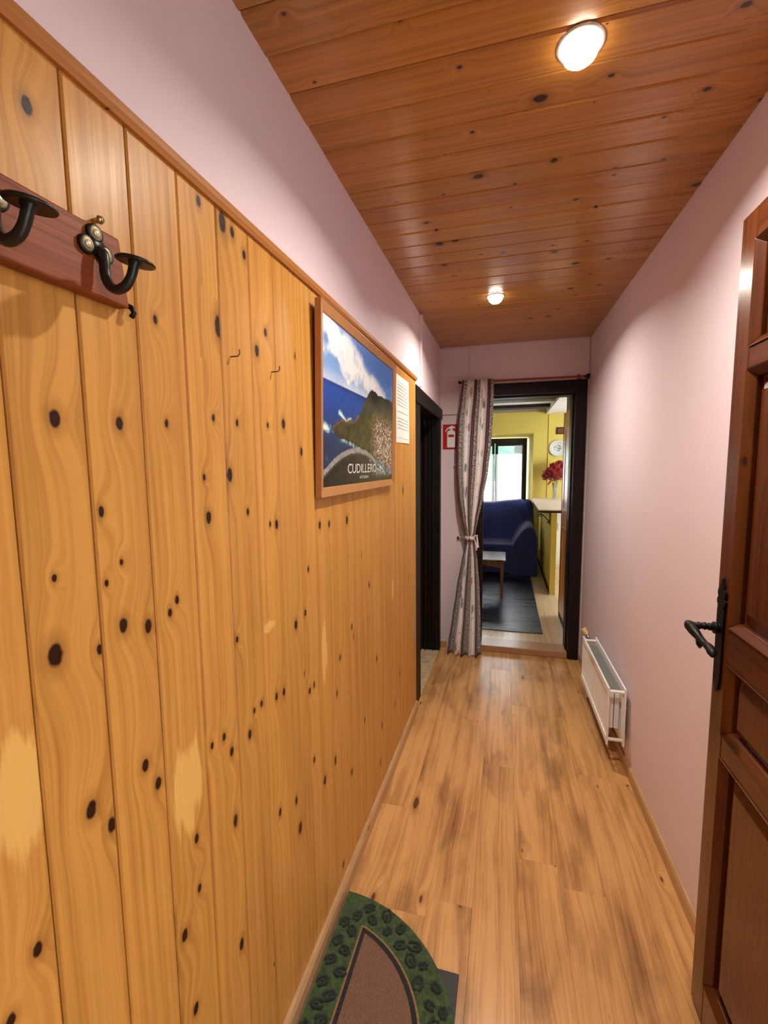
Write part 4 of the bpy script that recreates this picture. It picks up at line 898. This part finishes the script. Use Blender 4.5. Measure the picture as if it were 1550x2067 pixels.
# half wall and breakfast counter
ctr = thing('breakfast_counter', (.56, 6.4, F2), 'pale breakfast counter on a yellow half wall right of the sofa', 'counter')
b = MB(); b.box(.525, .590, 5.450, YB2 - .001, F2 + .0005, .838); b.build('half_wall', m_yellow, ctr, .004)
b = MB(); b.prism([(.385, 5.47), (1.05, 5.45), (1.05, YB2 - .002), (.43, YB2 - .002), (.40, 7.0)], lambda x, y: (x, y, .874), lambda x, y: (x, y, .872)); 
b.prism([(.385, 5.47), (1.05, 5.45), (1.05, YB2 - .002), (.43, YB2 - .002), (.40, 7.0)], lambda x, y: (x, y, .872), lambda x, y: (x, y, .862))
b.build('counter_top', plain('pale_stone', srgb(222, 206, 198), .3, nscale=25, var=.06), ctr, .003)
b = MB(); b.prism([(.392, 5.476), (1.045, 5.456), (1.045, YB2 - .002), (.436, YB2 - .002), (.406, 7.0)], lambda x, y: (x, y, .838), lambda x, y: (x, y, .8615)); b.build('counter_edge', m_beam, ctr)
b = MB(); b.box(.521, .5248, 5.46, YB2 - .01, F2 + .0005, F2 + .07); b.build('counter_skirting', m_darkfr, ctr)
b = MB()
sc = [(.512 - .100 * f + .0, .832 - .10 * f - .0) for f in (0, 1)]
pts = []
for k in range(34):
    a = k / 33 * 3.0 * math.pi; r = .022 * (1 - k / 40); pts.append((.422 + r * math.cos(a + 2.2), 5.56, .805 + r * math.sin(a + 2.2)))
b.tube(pts[::-1], .0045, 7)
b.tube([(.422 + .022 * math.cos(2.2), 5.56, .805 + .022 * math.sin(2.2)), (.445, 5.56, .800), (.468, 5.56, .778), (.490, 5.56, .752), (.505, 5.56, .742)], .0055, 7)
pts = [(.500 + .020 * (1 - k / 34) * math.cos(-k / 33 * 2.6 * math.pi + 1.8), 5.56, .722 + .020 * (1 - k / 34) * math.sin(-k / 33 * 2.6 * math.pi + 1.8)) for k in range(34)]
b.tube(pts, .0045, 7)
b.box(.517, .5245, 5.553, 5.567, .690, .838); b.box(.400, .5245, 5.553, 5.567, .832, .8378)
b.build('bracket', m_ironblk, ctr)
# kitchen unit showing through the gap behind the half wall
kb = thing('kitchen_unit', (1.1, 6.6, F2), 'white kitchen unit glimpsed behind the yellow half wall', 'cabinet')
b = MB(); b.box(.72, 1.4, 6.9, 7.38, F2 + .001, .80); b.build('body', m_white, kb, .004)
b = MB(); b.box(.725, 1.05, 6.885, 6.899, F2 + .06, .60); dr = b.build('door', m_white, kb, .003); b = MB(); b.tube([(.75, 6.872, .45), (.75, 6.872, .55)], .005, 8); b.build('handle', m_chrome, dr)
b = MB(); b.box(.725, 1.05, 6.885, 6.899, .615, .79); dr = b.build('drawer', m_white, kb, .003); b = MB(); b.tube([(.82, 6.872, .70), (.94, 6.872, .70)], .005, 8); b.build('handle', m_chrome, dr)
# vase with red flowers
vx, vy, vz = .735, 7.16, .8745
va = thing('glass_vase', (vx, vy, vz), 'clear glass vase of dark red flowers on the counter', 'vase')
m_vglass = NT('vase_glass').set(col=(.95, .95, .93), rough=.08, trans=.82, ior=1.15)
b = MB(); b.lathe([(.0, .0), (.040, .0), (.042, .01), (.036, .12), (.040, .24), (.037, .24), (.033, .12), (.038, .014), (.0, .012)], (vx, vy, vz), 'z', 20); b.build('vase', m_vglass, va)
random.seed(11)
m_stem = plain('stem_green', srgb(70, 84, 46), .6); m_petal = fuzzy('red_petals', srgb(120, 22, 28), srgb(190, 58, 54), 60)
def flower(c, r, sd):
    rn = random.Random(sd); b = MB()
    N = 64
    for k in range(N):
        z = 1 - 2 * (k + .5) / N; a = k * 2.399963 + rn.random() * .5; q = math.sqrt(1 - z * z)
        n_ = Vector((q * math.cos(a), q * math.sin(a), z)); t_ = n_.cross(Vector((.3, .2, 1))).normalized(); u_ = t_.cross(n_)
        rad = r * (.62 + .38 * rn.random()); w_ = r * .34; C_ = Vector(c) + n_ * rad * .8; lift = r * (.10 + .14 * rn.random())
        b.add([C_ - u_ * w_ - n_ * lift, C_ - t_ * w_ * .9, C_ + n_ * lift * .2, C_ + t_ * w_ * .9, C_ + u_ * w_ * .8 - t_ * w_ * .45 + n_ * lift * 1.6, C_ + u_ * w_ * .85 + t_ * w_ * .45 + n_ * lift * 1.3], [(0, 1, 2), (0, 2, 3), (1, 4, 2), (2, 4, 5), (2, 5, 3)], True)
    return b
fl_ = [(-.095, -.02, .385, .095), (.045, -.04, .37, .105), (-.02, .02, .455, .10), (.10, .02, .44, .10), (-.145, .03, .34, .065), (.05, .05, .50, .08), (-.03, -.06, .36, .10)]
for i, (dx, dy, dz, r) in enumerate(fl_):
    st = MB(); st.tube([(vx + dx * .1, vy + dy * .1, vz + .02), (vx + dx * .3, vy + dy * .3, vz + .24), (vx + dx, vy + dy, vz + dz)], .003, 6); so = st.build('stem', m_stem, va)
    flower((vx + dx, vy + dy, vz + dz), r, i).build('flower', m_petal, so, fixn=False)
b = MB(); b.grid(lambda u, v: (vx - .06 - .05 * v + .018 * math.sin(math.pi * v) * (u - .5) * 2, vy - .03, vz + .30 - .10 * v + .01 * (u - .5)), 2, 5); b.build('leaf', m_petal, va, fixn=False)
# plate and little frame on the back wall
b = MB(); b.lathe([(.0, -.006), (.060, -.006), (.075, -.010), (.118, -.022), (.122, -.021), (.122, -.017), (.080, -.004), (.0, -.0005)], (.775, YB2, 1.640), 'y', 36)
t = NT('painted_plate'); p = t.pos(); dv = t.vmath('SUBTRACT', p, (.775, YB2, 1.640)); ln = t.vmath('LENGTH', dv, out=1); n = t.noise(p, 55, 3, .6)
fl = t.math('MULTIPLY', t.rng(ln, .062, .05), t.rng(n, .46, .56)); rm = t.math('MULTIPLY', t.math('MULTIPLY', t.rng(ln, .080, .085), t.rng(ln, .110, .104)), t.rng(t.noise(p, 90, 2), .52, .60))
c = t.mix(fl, srgb(214, 220, 220), srgb(110, 110, 90)); c = t.mix(t.math('MULTIPLY', rm, .5), c, srgb(150, 160, 160)); t.set(col=c, rough=.2, coat=.5)
tag(b.build('decorative_plate', t.m), 'white decorative plate hung on the yellow wall above the flowers', 'plate')
pf = thing('small_picture', (.81, YB2, 1.86), 'small brown square picture on the yellow wall above the plate', 'picture')
b = MB(); b.box(.752, .865, YB2 - .014, YB2 - .0005, 1.853, 1.958); b.build('frame', m_darkfr, pf, .003); b = MB(); b.box(.764, .853, YB2 - .0165, YB2 - .0142, 1.865, 1.946); b.build('image', plain('brown_image', srgb(110, 60, 30), .5), pf)
